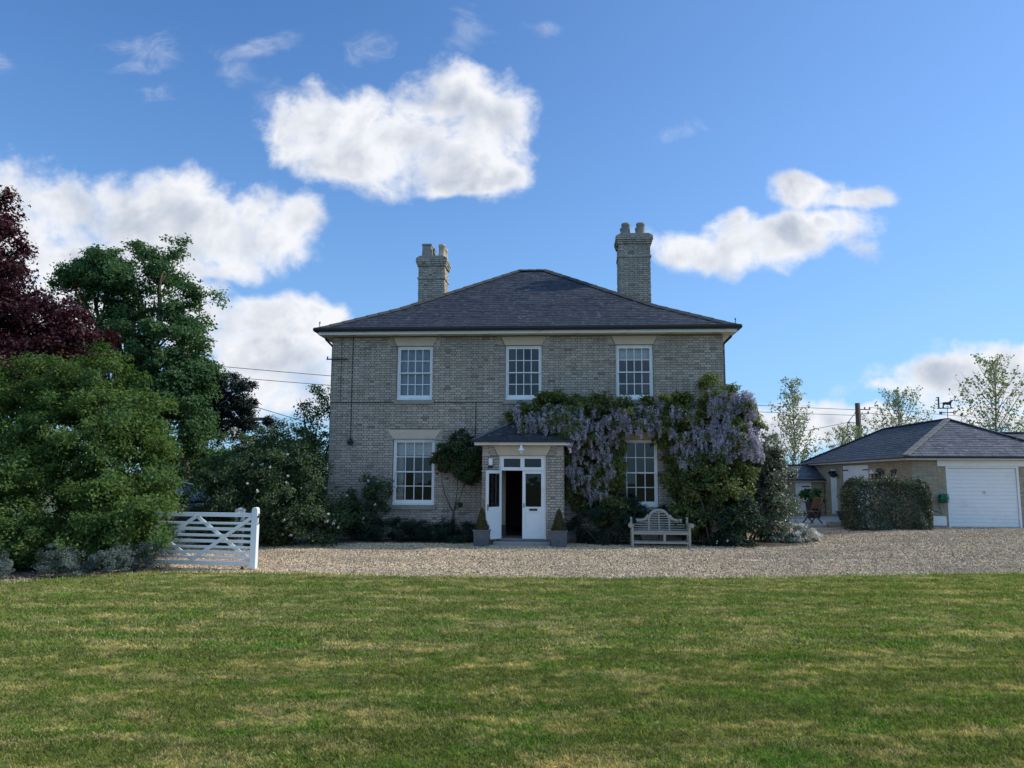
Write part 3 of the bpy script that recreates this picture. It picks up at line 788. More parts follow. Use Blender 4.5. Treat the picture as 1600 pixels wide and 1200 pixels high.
# ------------------------------------------------------------------ the house
HOUSE_D = 11.05                                   # depth of the walls
house = empty('country_house', (HO[0], HO[1], 0), -YAW, 'two storey pale brick country house with hipped slate roof and white sash windows', 'house')
WL, WR, WT = -6.13, 5.98, 6.42
UP = [(-4.06, -2.93, 4.41, 6.11), (-0.66, 0.47, 4.41, 6.11), (2.74, 3.87, 4.41, 6.11)]
LO = [(-4.12, -2.82, 1.18, 3.20), (2.66, 3.96, 1.18, 3.20)]
DOORWAY = (-0.62, 0.42, 0.30, 2.45)
HOLES = UP + LO + [DOORWAY]
def wall_grid(mb, a0, a1, z0, z1, holes, fn, back=None):
    xs = sorted({a0, a1, *[h[0] for h in holes], *[h[1] for h in holes]}); zs = sorted({z0, z1, *[h[2] for h in holes], *[h[3] for h in holes]})
    for i in range(len(xs) - 1):
        for j in range(len(zs) - 1):
            cx, cz = (xs[i] + xs[i + 1]) / 2, (zs[j] + zs[j + 1]) / 2
            if any(h[0] < cx < h[1] and h[2] < cz < h[3] for h in holes): continue
            mb.quad(fn(xs[i], zs[j]), fn(xs[i + 1], zs[j]), fn(xs[i + 1], zs[j + 1]), fn(xs[i], zs[j + 1]))
def build_house():
    # walls: front with its openings and reveals, sides, back
    mb = MB()
    wall_grid(mb, WL, WR, -0.2, WT, HOLES, lambda a, z: (a, 0, z))
    for h in HOLES:
        for (p, q) in (((h[0], h[2]), (h[0], h[3])), ((h[0], h[3]), (h[1], h[3])), ((h[1], h[3]), (h[1], h[2])), ((h[1], h[2]), (h[0], h[2]))):
            mb.quad((p[0], 0, p[1]), (q[0], 0, q[1]), (q[0], 0.22, q[1]), (p[0], 0.22, p[1]))
    mb.quad((WL, 0, -.2), (WL, HOUSE_D, -.2), (WL, HOUSE_D, WT), (WL, 0, WT))
    mb.quad((WR, HOUSE_D, -.2), (WR, 0, -.2), (WR, 0, WT), (WR, HOUSE_D, WT))
    mb.quad((WR, HOUSE_D, -.2), (WL, HOUSE_D, -.2), (WL, HOUSE_D, WT), (WR, HOUSE_D, WT))
    wall = mb.build('wall', M['mortar'], house)
    # brickwork: front, left and right returns
    front = bond(WL, WR, -0.15, 6.40, HOLES)
    # flat arches and the porch keep their place in the wall
    keep = []
    for r in front:
        cx, cz = (r[0] + r[1]) / 2, (r[2] + r[3]) / 2
        if any(abs(cx - (h[0] + h[1]) / 2) < (h[1] - h[0]) / 2 + 0.12 and h[3] - 0.01 < cz < h[3] + 0.29 for h in UP + LO): 
            # trim towards the splayed end of the lintel
            continue
        if -1.18 < cx < 1.11 and cz < 2.95: continue
        keep.append(r)
    big = [r for r in keep if r[1] - r[0] > 0.19 and ((1.2 < r[2] < 4.0 and -2.75 < r[0] < -1.35) )]
    big.sort(key=lambda r: -r[0]); single = big[:84]; sset = set(id(r) for r in single)
    rest = [r for r in keep if id(r) not in sset]
    # short pieces beside the splayed lintels
    for h in UP + LO:
        for side in (-1, 1):
            for k in range(4):
                z = h[3] + 0.004 + k * 0.072
                if z + 0.06 > 6.40: continue
                e = (h[1] if side > 0 else h[0]) + side * (0.012 + 0.14 * (k + 1) / 3.9)
                f = (h[1] if side > 0 else h[0]) + side * 0.235
                if abs(f - e) > 0.03: rest.append((min(e, f), max(e, f), z, z + 0.062, 0.012))
    link('brick', bricks_mesh('bricks', rest, lambda a, p, z: (a, -p, z)), M['brick'], wall, 'stuff')
    single_bricks(single, wall, 0.0)
    side = bond(0.0, HOUSE_D, -0.15, 6.40)
    link('brick', bricks_mesh('bricks', side, lambda a, p, z: (WL - p, HOUSE_D - a, z)), M['brick'], wall, 'stuff')
    link('brick', bricks_mesh('bricks', side, lambda a, p, z: (WR + p, a, z)), M['brick'], wall, 'stuff')
    # rooms: floors, partitions, ceiling
    mb = MB()
    mb.box(WL + .02, WR - .02, 0.24, 6.0, 0.20, 0.295); mb.box(WL + .02, WR - .02, 0.24, 6.0, 3.60, 3.80)
    mb.box(WL + .02, WR - .02, 0.24, 6.0, 6.30, 6.38); mb.box(WL + .02, WR - .02, 5.0, 5.1, 0.3, 6.3)
    mb.box(-1.3, -1.2, 0.26, 5.0, 0.3, 3.6); mb.box(1.15, 1.25, 0.26, 5.0, 0.3, 3.6)
    mb.box(-1.9, -1.8, 0.26, 5.0, 3.8, 6.3); mb.box(1.5, 1.6, 0.26, 5.0, 3.8, 6.3)
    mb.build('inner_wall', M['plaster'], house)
    mb = MB()
    mb.quad((-1.19, 0.24, 0.31), (-1.19, 4.9, 0.31), (-1.19, 4.9, 3.55), (-1.19, 0.24, 3.55)); mb.quad((1.14, 0.24, 0.31), (1.14, 4.9, 0.31), (1.14, 4.9, 3.55), (1.14, 0.24, 3.55))
    mb.quad((-1.19, 4.9, 0.31), (1.14, 4.9, 0.31), (1.14, 4.9, 3.55), (-1.19, 4.9, 3.55)); mb.quad((-1.19, 0.3, 0.31), (1.14, 0.3, 0.31), (1.14, 4.9, 0.31), (-1.19, 4.9, 0.31))
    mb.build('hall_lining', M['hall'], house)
    # lintels
    for h in UP:
        MB().prism([(h[0] - 0.01, h[3] + 0.003), (h[1] + 0.01, h[3] + 0.003), (h[1] + 0.135, 6.385), (h[0] - 0.135, 6.385)], 'y', -0.026, 0.1).build('lintel', M['cream'], house, bevel=0.004)
    for h in LO:
        MB().prism([(h[0] - 0.01, h[3] + 0.003), (h[1] + 0.01, h[3] + 0.003), (h[1] + 0.19, h[3] + 0.29), (h[0] - 0.19, h[3] + 0.29)], 'y', -0.026, 0.1).build('lintel', M['cream'], house, bevel=0.004)
    # eaves
    e0, e1 = -6.46, 6.31; f0 = -0.36; fb = HOUSE_D + 0.36
    mb = MB(); mb.box(e0 + .02, e1 - .02, f0 + .02, fb - .02, 6.425, 6.45); mb.build('soffit', M['offwhite'], house)
    mb = MB(); mb.box(e0, e1, f0 - .012, f0 + .018, 6.42, 6.515); mb.box(e0 - .03, e0, f0 - .012, fb, 6.42, 6.515); mb.box(e1, e1 + .03, f0 - .012, fb, 6.42, 6.515)
    mb.build('fascia', M['white'], house)
    for k in range(9):                             # soffit vents seen as dark dashes
        u = e0 + 0.9 + k * 1.4
        MB().box(u, u + 0.22, -0.22, -0.19, 6.4195, 6.4245).build('soffit_vent', M['black'], house)
    def gutter(a, b, name='gutter'):
        a, b = Vector(a), Vector(b); d = (b - a).normalized(); s = Vector((d.y, -d.x, 0))
        prof = [(-0.07, 0.0), (-0.07, -0.06), (-0.055, -0.10), (0, -0.118), (0.055, -0.10), (0.07, -0.06), (0.07, 0.0), (0.058, 0.0), (0.04, -0.075), (0, -0.09), (-0.04, -0.075), (-0.058, 0.0)]
        mb = MB(); n = len(prof)
        vs = [a + s * p + Vector((0, 0, q)) for p, q in prof] + [b + s * p + Vector((0, 0, q)) for p, q in prof]
        mb._add(vs, [(i, (i + 1) % n, n + (i + 1) % n, n + i) for i in range(n)])
        return mb.build(name, M['black'], house)
    gutter((e0 - .13, f0 - .09, 6.625), (e1 + .13, f0 - .09, 6.625)); gutter((e0 - .105, fb, 6.62), (e0 - .105, f0 - .1, 6.62)); gutter((e1 + .105, f0 - .1, 6.62), (e1 + .105, fb, 6.62))
    for k in range(12):
        u = e0 + 0.3 + k * 1.1
        MB().box(u, u + 0.03, f0 - .165, f0 - .02, 6.50, 6.53).build('gutter_bracket', M['black'], house)
    for u, s in ((WL - 0.02, -1), (WR + 0.02, 1)):
        mb = MB(); mb.tube([(u + s * .33, 0.3, 6.55), (u + s * .3, 0.3, 6.4), (u + s * .06, 0.3, 6.15), (u + s * .06, 0.3, 0.2)], 0.04, 8); mb.build('downpipe', M['black'], house)
    # roof with a slight kick at the eaves
    r0, rz0 = -0.06, 6.57
    R0, R1 = e0 - 0.06, e1 + 0.06; vf, vb = f0 - 0.06, fb + 0.06
    run = (vb - vf) / 2
    path = [(0, rz0), (run * 0.36, rz0 + 1.10), (run, 10.0)]
    half = lambda r: (R0 + r, R1 - r)
    def zr(r):
        return path[0][1] + (path[1][1] - path[0][1]) * r / path[1][0] if r < path[1][0] else path[1][1] + (path[2][1] - path[1][1]) * (r - path[1][0]) / (path[2][0] - path[1][0])
    mb = MB(); vs = []
    for r, z in path: vs += [(R0 + r, vf + r, z), (R1 - r, vf + r, z), (R1 - r, vb - r, z), (R0 + r, vb - r, z)]
    fs = []
    for k in range(2):
        for i in range(4): fs.append((4 * k + i, 4 * k + (i + 1) % 4, 4 * k + 4 + (i + 1) % 4, 4 * k + 4 + i))
    fs.append((3, 2, 1, 0))
    mb._add(vs, fs); roof = mb.build('roof', M['slate'], house)
    rows = slate_rows(path, half)
    flat = [q for r in rows for q in r]
    nearest = [q for r in rows[:6] for q in r if q[8]][:225]
    ns = set(id(q) for q in nearest)
    link('slate', slates_mesh('slates', [q for q in flat if id(q) not in ns], lambda a, r, z: (a, vf + r, z)), M['slate'], roof, 'stuff')
    proto = None
    for q in nearest:
        b0, b1, t0, t1, ra, za, rb, zb, _ = q
        if proto is None:
            L = math.hypot(rb - ra, zb - za); w = (b1 - b0) / 2
            V = [(-w, 0, -.002), (w, 0, -.002), (w, 0, .012), (-w, 0, .012), (w, L, .003), (-w, L, .003)]
            me = np_mesh('slate', V[:6], [(0, 1, 2, 3), (3, 2, 4, 5)]); proto = link('slate', me, M['slate'], roof); o = proto
        else: o = copy_of(proto, roof)
        o.location = ((b0 + b1) / 2, vf + ra, za); o.rotation_euler = (math.atan2(zb - za, rb - ra) + rnd.gauss(0, .003), rnd.gauss(0, .008), rnd.gauss(0, .004))
    halfs = lambda r: (vf + r, vb - r)
    srows = [q for r in slate_rows(path, halfs) for q in r]
    link('slate', slates_mesh('slates', srows, lambda a, r, z: (R0 + r, vf + vb - a, z)), M['slate'], roof, 'stuff')
    link('slate', slates_mesh('slates', srows, lambda a, r, z: (R1 - r, a, z)), M['slate'], roof, 'stuff')
    link('slate', slates_mesh('slates', flat, lambda a, r, z: (R0 + R1 - a, vb - r, z)), M['slate'], roof, 'stuff')
    # hip and ridge tiles
    def tiles(a, b, n, mat, parent, w=0.15):
        a, b = Vector(a), Vector(b); d = b - a; L = d.length / n; d.normalize(); s = d.cross(Vector((0, 0, 1))).normalized(); u = s.cross(d)
        rot = Matrix((d, s, u)).transposed().to_euler(); pr = None
        for k in range(n):
            if pr is None:
                mb = MB(); mb._add([(0, -w, -.035), (0, 0, .055), (0, w, -.035), (L + .02, -w, -.048), (L + .02, 0, .042), (L + .02, w, -.048), (0, -w, -.07), (0, w, -.07)], [(0, 3, 4, 1), (1, 4, 5, 2), (0, 1, 2, 7, 6)])
                pr = mb.build('ridge_tile', mat, parent); o = pr
            else: o = copy_of(pr, parent)
            o.location = a + d * (L * k) + Vector((0, 0, 0.02 + rnd.uniform(0, .006))); o.rotation_euler = rot
    K = path[1]
    for sx in (0, 1):
        for back in (0, 1):
            P3 = [((R0 + r) if sx == 0 else (R1 - r), (vf + r) if not back else (vb - r), z) for r, z in path]
            n1 = 7 if not back else 6
            tiles(P3[0], P3[1], n1, M['ridge'], roof); tiles(P3[1], P3[2], 12, M['ridge'], roof)
    tiles((R0 + run, (vf + vb) / 2, 10.0), (R1 - run, (vf + vb) / 2, 10.0), 3, M['ridge'], roof)
    for u in (R0 + 0.08, R1 - 0.08):               # little curled hip irons
        MB().tube([(u, vf + .1, 6.64), (u, vf - .02, 6.72), (u, vf - .03, 6.80), (u, vf + .03, 6.83), (u, vf + .06, 6.78)], 0.012, 5).build('hip_iron', M['iron'], roof)
    # chimneys
    def chimney(u0, u1, v0, v1, zb, zt, pots):
        mb = MB(); mb.box(u0, u1, v0, v1, zb, zt); core = mb.build('chimney', M['mortar'], house)
        zs = zt - 0.50
        for nm, fn, A, B in (('f', lambda a, p, z: (a, v0 - p, z), u0, u1), ('r', lambda a, p, z: (u1 + p, a, z), v0, v1), ('b', lambda a, p, z: (u0 + u1 - a, v1 + p, z), u0, u1), ('l', lambda a, p, z: (u0 - p, v0 + v1 - a, z), v0, v1)):
            link('brick', bricks_mesh('bricks', bond(A, B, zb, zt - 0.02), fn), M['brick'], core, 'stuff')
        def band(o, za, zc): 
            for nm, fn, A, B in (('f', lambda a, p, z: (a, v0 - o - p, z), u0 - o, u1 + o), ('r', lambda a, p, z: (u1 + o + p, a, z), v0 - o, v1 + o), ('b', lambda a, p, z: (u0 + u1 - a, v1 + o + p, z), u0 - o, u1 + o), ('l', lambda a, p, z: (u0 - o - p, v0 + v1 - a, z), v0 - o, v1 + o)):
                link('brick', bricks_mesh('bricks', bond(A, B, za, zc), fn), M['brick'], core, 'stuff')
            MB().box(u0 - o, u1 + o, v0 - o, v1 + o, za, zc).build('corbel', M['mortar'], core)
        band(0.03, zt - 0.80, zt - 0.725); band(0.045, zt - 0.300, zt - 0.226); band(0.07, zt - 0.224, zt - 0.150); band(0.095, zt - 0.148, zt)
        mb = MB(); mb.prism([(u0 - .10, zt + .002), (u1 + .10, zt + .002), (u1 - .05, zt + .09), (u0 + .05, zt + .09)], 'y', v0 - .10, v1 + .10); mb.build('flaunching', M['stone'], core)
        MB().box(u0 - .02, u1 + .02, v0 - .03, v0 - .016, zb + 0.0, zb + 0.05).build('flashing', M['lead'], core)
        for (pu, pv, r, hgt, kind) in pots:
            if kind == 'square':
                mb = MB(); mb.prism([(-r, 0), (r, 0), (r * .86, hgt), (-r * .86, hgt)], 'y', -r * .9, r * .9); mb.box(-r, r, -r, r, hgt - .07, hgt)
                mb.build('chimney_pot', M['greypot'], core, (pu, pv, zt + .06), bevel=0.01)
            else:
                mb = MB().lathe([(r * 1.06, 0), (r, .03), (r * .84, hgt - .12), (r * .98, hgt - .10), (r * 1.0, hgt - .02), (r * .92, hgt), (r * .72, hgt), (r * .68, hgt - .3)], 16)
                mb.build('chimney_pot', M['clay'] if kind == 'clay' else M['greypot'], core, (pu, pv, zt + .06), smooth=True)
    chimney(-4.36, -3.38, 4.7, 5.6, 7.6, 10.31, [(-4.09, 4.98, .19, .56, 'square'), (-4.02, 5.38, .18, .50, 'square'), (-3.52, 4.98, .145, .56, 'clay'), (-3.49, 5.38, .14, .50, 'clay')])
    chimney(3.18, 4.32, 4.3, 5.2, 7.4, 10.93, [(3.47, 4.6, .17, .52, 'grey'), (4.02, 4.6, .17, .52, 'grey'), (3.44, 5.0, .16, .48, 'grey'), (4.00, 5.0, .16, .48, 'grey')])
build_house()

def sash_window(h, sill=True, deep=0.05):
    u0, u1, z0, z1 = h
    g = 0.004; u0 += g; u1 -= g; z0 += g; z1 -= g
    y = deep                                        # front of the box frame
    mb = MB(); j = 0.055
    mb.box(u0, u0 + j, y, y + .13, z0 + .07, z1); mb.box(u1 - j, u1, y, y + .13, z0 + .07, z1); mb.box(u0 + j, u1 - j, y, y + .13, z1 - j, z1)
    mb.box(u0, u1, y - .03, y + .13, z0, z0 + .07)
    win = mb.build('window', M['white'], house, bevel=0.004)
    a0, a1 = u0 + j, u1 - j; b0, b1 = z0 + .07, z1 - j
    mid = (b0 + b1) / 2
    pane_proto = None
    for which in (0, 1):
        zz0, zz1 = (mid - .02, b1) if which == 0 else (b0, mid + .02)
        yy = y + (.02 if which == 0 else .065)
        mb = MB(); st = .042; top = .045 if which == 0 else .036; bot = .036 if which == 0 else .085
        mb.box(a0, a0 + st, yy, yy + .04, zz0, zz1); mb.box(a1 - st, a1, yy, yy + .04, zz0, zz1)
        mb.box(a0 + st, a1 - st, yy, yy + .04, zz1 - top, zz1); mb.box(a0 + st, a1 - st, yy, yy + .04, zz0, zz0 + bot)
        c0, c1, d0, d1 = a0 + st, a1 - st, zz0 + bot, zz1 - top
        bw = .024
        for k in range(1, 4):
            x = c0 + (c1 - c0) * k / 4; mb.box(x - bw / 2, x + bw / 2, yy + .004, yy + .036, d0, d1)
        zc = (d0 + d1) / 2
        for k in range(4):
            xa = c0 + (c1 - c0) * k / 4 + (bw / 2 if k else 0); xb = c0 + (c1 - c0) * (k + 1) / 4 - (bw / 2 if k < 3 else 0)
            mb.box(xa, xb, yy + .006, yy + .034, zc - bw / 2, zc + bw / 2)
            for (pa, pb) in ((d0, zc - bw / 2), (zc + bw / 2, d1)):
                q = MB().quad((-(xb - xa) / 2, 0, -(pb - pa) / 2), ((xb - xa) / 2, 0, -(pb - pa) / 2), ((xb - xa) / 2, 0, (pb - pa) / 2), (-(xb - xa) / 2, 0, (pb - pa) / 2)).build('pane', M['glass'], win, ((xa + xb) / 2, yy + .02, (pa + pb) / 2))
                q.rotation_euler = (rnd.gauss(0, .006), 0, rnd.gauss(0, .008))
        mb.build('sash', M['white'], win)
    if sill:
        MB().box(u0 - .07, u1 + .06, -.07, deep + .0, z0 - .135, z0 - .006).build('sill', M['stone'], win, bevel=0.008)
    return win
for h in UP: sash_window(h)
for h in LO: sash_window(h)
def blind_or_reflection_at(u0, u1, z0, z1, v, mat, label, folds=True, name='blind_or_reflection', cat='blind'):
    x, y, _ = hw((u0 + u1) / 2, v); w = (u1 - u0) / 2; n = 5
    mb = MB()
    for k in range(n):
        a, b = z0 + (z1 - z0) * k / n, z0 + (z1 - z0) * (k + 1) / n
        mb.box(-w, w, -.006 - (k % 2) * .008, .006, a, b - .003)
    o = mb.build(name, mat, None, (x, y, 0)); o.rotation_euler.z = -YAW
    return tag(o, label, cat)
blind_or_reflection_at(-4.0, -2.99, 4.45, 6.06, .26, M['reflected_sky'], 'grey blue panel for reflected sky over curtains in the upper window under the left chimney')  # added panel: sky reflection on this window put into the cloth colour
blind_or_reflection_at(2.8, 3.81, 5.66, 6.06, .25, M['blind'], 'pale blind drawn a quarter down in the upper window under the tall right chimney')
blind_or_reflection_at(-4.06, -2.88, 2.70, 3.15, .25, M['blind'], 'pale pleated blind across the top of the ground floor window left of the porch')
def curtain(u, w, z0, z1, v, label):
    x, y, _ = hw(u, v); n = 14; mb = MB()
    pts = [(-w / 2 + w * k / n, .03 * math.sin(k * 1.9)) for k in range(n + 1)]
    vs = [(p, q, z0) for p, q in pts] + [(p * (1 if True else 1), q, z1) for p, q in pts] + [(p, q + .008, z0) for p, q in pts] + [(p, q + .008, z1) for p, q in pts]
    m = n + 1
    mb._add(vs, [(k, k + 1, m + k + 1, m + k) for k in range(n)] + [(2 * m + k, 3 * m + k, 3 * m + k + 1, 2 * m + k + 1) for k in range(n)])
    o = mb.build('curtain', M['curtain'], None, (x, y, 0), smooth=True); o.rotation_euler.z = -YAW
    tag(o, label, 'curtain')
curtain(-3.95, .22, 1.2, 2.9, .32, 'dim curtain hanging down the left side of the ground floor window left of the porch')

# cables, bracket and the small round lamp on the wall
def cable(pts, r=.011): return MB().tube([(u, -.032, z) for u, z in pts], r, 5).build('cable', M['black'], house)
cable([(-6.13, 4.335), (-5.0, 4.33), (-3.4, 4.335), (-2.0, 4.33), (-.70, 4.335)])
cable([(-5.47, 6.38), (-5.47, 4.5), (-5.46, 3.2)]); cable([(-5.83, 6.38), (-5.83, 4.34)], .007); cable([(-1.56, 4.33), (-1.57, 3.2)])
mb = MB(); mb.bar((-6.3, -.05, 5.70), (-5.62, -.05, 5.70), .035, .035); mb.tube([(-6.27, -.05, 5.70), (-6.27, -.05, 5.79)], .02, 6); mb.tube([(-5.8, -.05, 5.70), (-5.8, -.012, 5.70)], .02, 6); mb.build('cable_bracket', M['iron'], house)
mb = MB(); mb.box(-5.49, -5.39, -.05, -.012, 3.05, 3.2); mb.lathe([(.02, -.11), (.085, -.09), (.095, 0), (.06, .07), (.02, .09)], 12, (-5.44, -.12, 3.12)); mb.build('wall_light', M['black'], house, smooth=False)

# ------------------------------------------------------------------ porch (a part of the house)
def build_porch():
    pu0, pu1, pf = -1.2, 1.13, -1.3
    ou0, ou1 = -.73, .63
    mb = MB(); t = .22
    mb.box(pu0, ou0, pf, pf + t, -.1, 2.96); mb.box(ou1, pu1, pf, pf + t, -.1, 2.96); mb.box(ou0, ou1, pf, pf + t, 2.67, 2.96)
    mb.box(pu0, pu0 + .2, pf + t, -.02, -.1, 2.96); mb.box(pu1 - .2, pu1, pf + t, -.02, -.1, 2.96)
    mb.box(pu0 + .2, pu1 - .2, pf + t, -.02, 2.88, 2.96)
    porch = mb.build('porch', M['mortar'], house)
    recs = [r for a, b in ((pu0, ou0), (ou1, pu1)) for r in bond(a, b, -.075, 2.955, (), phase=0.0 if a < 0 else .08)]
    recs = [r for r in recs if not (r[2] > 2.62 and (-.95 < (r[0] + r[1]) / 2 < .85))]
    for k in range(4):
        z = 2.672 + k * .072
        for sgn, A, B in ((-1, pu0, -.745 - .012 - .135 * (k + 1) / 3.9), (1, .645 + .012 + .135 * (k + 1) / 3.9, pu1)):
            recs.append((A, (A + B) / 2 - .006, z, z + .062, .012)); recs.append(((A + B) / 2 + .006, B, z, z + .062, .012))
    single_bricks(recs, porch, pf)
    ln = -pf
    sd = bond(0, ln, -.075, 2.955)
    link('brick', bricks_mesh('bricks', sd, lambda a, p, z: (pu0 - p, -.0 - a, z)), M['brick'], porch, 'stuff')
    link('brick', bricks_mesh('bricks', sd, lambda a, p, z: (pu1 + p, pf + a, z)), M['brick'], porch, 'stuff')
    MB().prism([(-.745, 2.668), (.645, 2.668), (.80, 2.955), (-.90, 2.955)], 'y', pf - .026, pf + .05).build('lintel', M['cream'], porch, bevel=.004)
    # inside: cream walls, dark skirting, floor
    mb = MB()
    for x0, x1 in ((pu0 + .201, pu0 + .212), (pu1 - .212, pu1 - .201)): mb.box(x0, x1, pf + t, -.03, .62, 2.87)
    mb.box(pu0 + .215, -.63, -.035, -.024, .62, 2.87); mb.box(.43, pu1 - .215, -.035, -.024, .62, 2.87); mb.box(-.63, .43, -.035, -.024, 2.46, 2.87)
    mb.build('lining', M['creamwall'], porch)
    mb = MB()
    for x0, x1 in ((pu0 + .201, pu0 + .216), (pu1 - .216, pu1 - .201)): mb.box(x0, x1, pf + t, -.03, .30, .617)
    mb.build('skirting', M['black'], porch)
    MB().box(pu0 + .2, pu1 - .2, pf + t - .2, -.0, .1, .298).build('porch_floor', M['stone'], porch)
    # door frame with a transom of two lights
    fy = pf + .05
    mb = MB(); j = .05
    mb.box(ou0 + .003, ou0 + j, fy, fy + .1, .29, 2.664); mb.box(ou1 - j, ou1 - .003, fy, fy + .1, .29, 2.664)
    mb.box(ou0 + j, ou1 - j, fy, fy + .1, 2.61, 2.664); mb.box(ou0 + j, ou1 - j, fy - .012, fy + .1, 2.235, 2.33)
    mb.box(ou0 + j, ou0 + .14, fy, fy + .08, 2.33, 2.61); mb.box(ou1 - .14, ou1 - j, fy, fy + .08, 2.33, 2.61); mb.box(-.11, .01, fy, fy + .08, 2.33, 2.61)
    mb.box(ou0 + .14, -.11, fy, fy + .08, 2.575, 2.61); mb.box(.01, ou1 - .14, fy, fy + .08, 2.575, 2.61)
    fr = mb.build('door_frame', M['white'], porch, bevel=.004)
    for a, b in ((ou0 + .14, -.11), (.01, ou1 - .14)): MB().box(a, b, fy + .04, fy + .046, 2.33, 2.575).build('pane', M['doorglass'], fr)
    def leaf(w, glass, handle=True, box=False):
        """hinge at x=0, leaf runs to +x; bottom at 0"""
        H_ = 1.93; th = .045
        mb = MB(); s = .085 if not box else .09
        mb.box(0, s, 0, th, 0, H_); mb.box(w - s, w, 0, th, 0, H_); mb.box(s, w - s, 0, th, H_ - .09, H_); mb.box(s, w - s, 0, th, .72, .90); mb.box(s, w - s, 0, th, 0, .15)
        mb.box(s, w - s, .014, th - .014, .15, .72)
        mb.box(s + .03, w - s - .03, .006, th - .006, .18, .69)
        d = mb.build('door', M['white'], house, bevel=.004)
        MB().box(s, w - s, .018, .026, .90, H_ - .09).build('pane', glass, d)
        if handle:
            mb = MB(); mb.box(w - .06, w - .03, th, th + .008, .80, .98); mb.tube([(w - .045, th, .93), (w - .045, th + .05, .93), (w - .16, th + .05, .93)], .011, 6); mb.build('handle', M['black'], d)
        if box:
            mb = MB(); mb.box(w / 2 - .13, w / 2 + .13, -.012, -.001, .775, .865); mb.build('letterbox', M['metal'], d, bevel=.003)
            MB().box(w / 2 - .11, w / 2 + .11, -.016, -.0125, .79, .845).build('letterbox_flap', M['iron'], d)
            MB().tube([(.045, -.02, .88), (.045, -.02, 1.0)], .012, 6).build('door_pull', M['black'], d)
        return d
    r = leaf(.63, M['doorglass'], False, True); r.location = (-.05, fy + .02, .305)
    l = leaf(.62, M['glass']); l.location = (ou0 + .055, fy - .005, .305); l.rotation_euler.z = -R(128)
    # eaves and roof
    e0, e1, ef = pu0 - .2, pu1 + .2, pf - .2
    mb = MB(); mb.box(e0, e1, ef, -.015, 2.962, 2.985); mb.build('porch_soffit', M['offwhite'], porch)
    mb = MB(); mb.box(e0 - .02, e1 + .02, ef - .025, ef, 2.955, 3.05); mb.box(e0 - .022, e0 - .002, ef, -.015, 2.955, 3.05); mb.box(e1 + .002, e1 + .022, ef, -.015, 2.955, 3.05); mb.build('porch_fascia', M['white'], porch)
    mb = MB(); mb.box(e0 - .1, e1 + .1, ef - .12, ef - .027, 3.035, 3.10); mb.box(e0 - .1, e0 - .024, ef - .027, -.015, 3.035, 3.10); mb.box(e1 + .024, e1 + .1, ef - .027, -.015, 3.035, 3.10); mb.build('porch_gutter', M['black'], porch, bevel=.012)
    g0, g1, gf, zb = e0 - .06, e1 + .06, ef - .06, 3.085
    rr = (g1 - g0) / 2; zt = zb + rr * .54
    c = (g0 + g1) / 2
    mb = MB(); mb._add([(g0, gf, zb), (g1, gf, zb), (g1, -.013, zb), (g0, -.013, zb), (c, gf + rr, zt), (c, -.013, zt)], [(0, 1, 4), (1, 2, 5, 4), (3, 0, 4, 5), (0, 3, 2, 1)])
    pr = mb.build('porch_roof', M['slate'], porch)
    pth = [(0, zb), (rr, zt)]
    rows = [q for w_ in slate_rows(pth, lambda r_: (g0 + r_, g1 - r_), .26, .17) for q in w_]
    link('slate', slates_mesh('slates', rows, lambda a, r_, z: (a, gf + r_, z)), M['slate'], pr, 'stuff')
    rows = [q for w_ in slate_rows(pth, lambda r_: (gf + r_, -.02), .26, .17) for q in w_]
    link('slate', slates_mesh('slates', rows, lambda a, r_, z: (g1 - r_, a, z)), M['slate'], pr, 'stuff')
    link('slate', slates_mesh('slates', rows, lambda a, r_, z: (g0 + r_, a, z)), M['slate'], pr, 'stuff')
    for sx in (g0, g1):
        a, b = Vector((sx, gf, zb + .02)), Vector((c, gf + rr, zt + .02))
        for k in range(5):
            p, q = a.lerp(b, k / 5), a.lerp(b, (k + .97) / 5); MB().bar(p, q, .13, .035).build('ridge_tile', M['slate2'], pr, bevel=.008)
    # steps
    MB().box(-.78, .70, pf - .03, pf + .06, .2, .285).build('doorstep', M['lead'], porch, bevel=.01)
    MB().box(-.86, .76, pf - .33, pf - .035, .06, .235).build('step', M['stone'], porch, bevel=.02)
    MB().box(-.95, .84, pf - .62, pf - .335, .0, .165).build('step', M['stone'], porch, bevel=.02)
    # white box beside the door and the lamp under the eaves
    mb = MB(); mb.box(-1.02, -.91, pf - .06, pf - .014, 2.38, 2.58); o = mb.build('doorbell_box', M['lampwhite'], porch, bevel=.01)
    MB().box(-1.03, -.90, pf - .075, pf - .014, 2.30, 2.375).build('box_base', M['black'], o, bevel=.005)
    mb = MB(); L = (-.07, ef - .09)
    mb.tube([(L[0], ef - .027, 3.02), (L[0], L[1], 3.03), (L[0], L[1], 2.96)], .011, 6)
    mb.lathe([(.02, .15), (.035, .13), (.04, .075), (.11, .0), (.105, -.005), (.03, .06)], 14, (L[0], L[1], 2.80)); lamp = mb.build('porch_lamp', M['lampwhite'], porch, smooth=False)
    sphere_mb((L[0], L[1], 2.765), .045, 10, 6, 1.4).build('lamp_glass', M['bulb'], lamp, smooth=True)
build_porch()

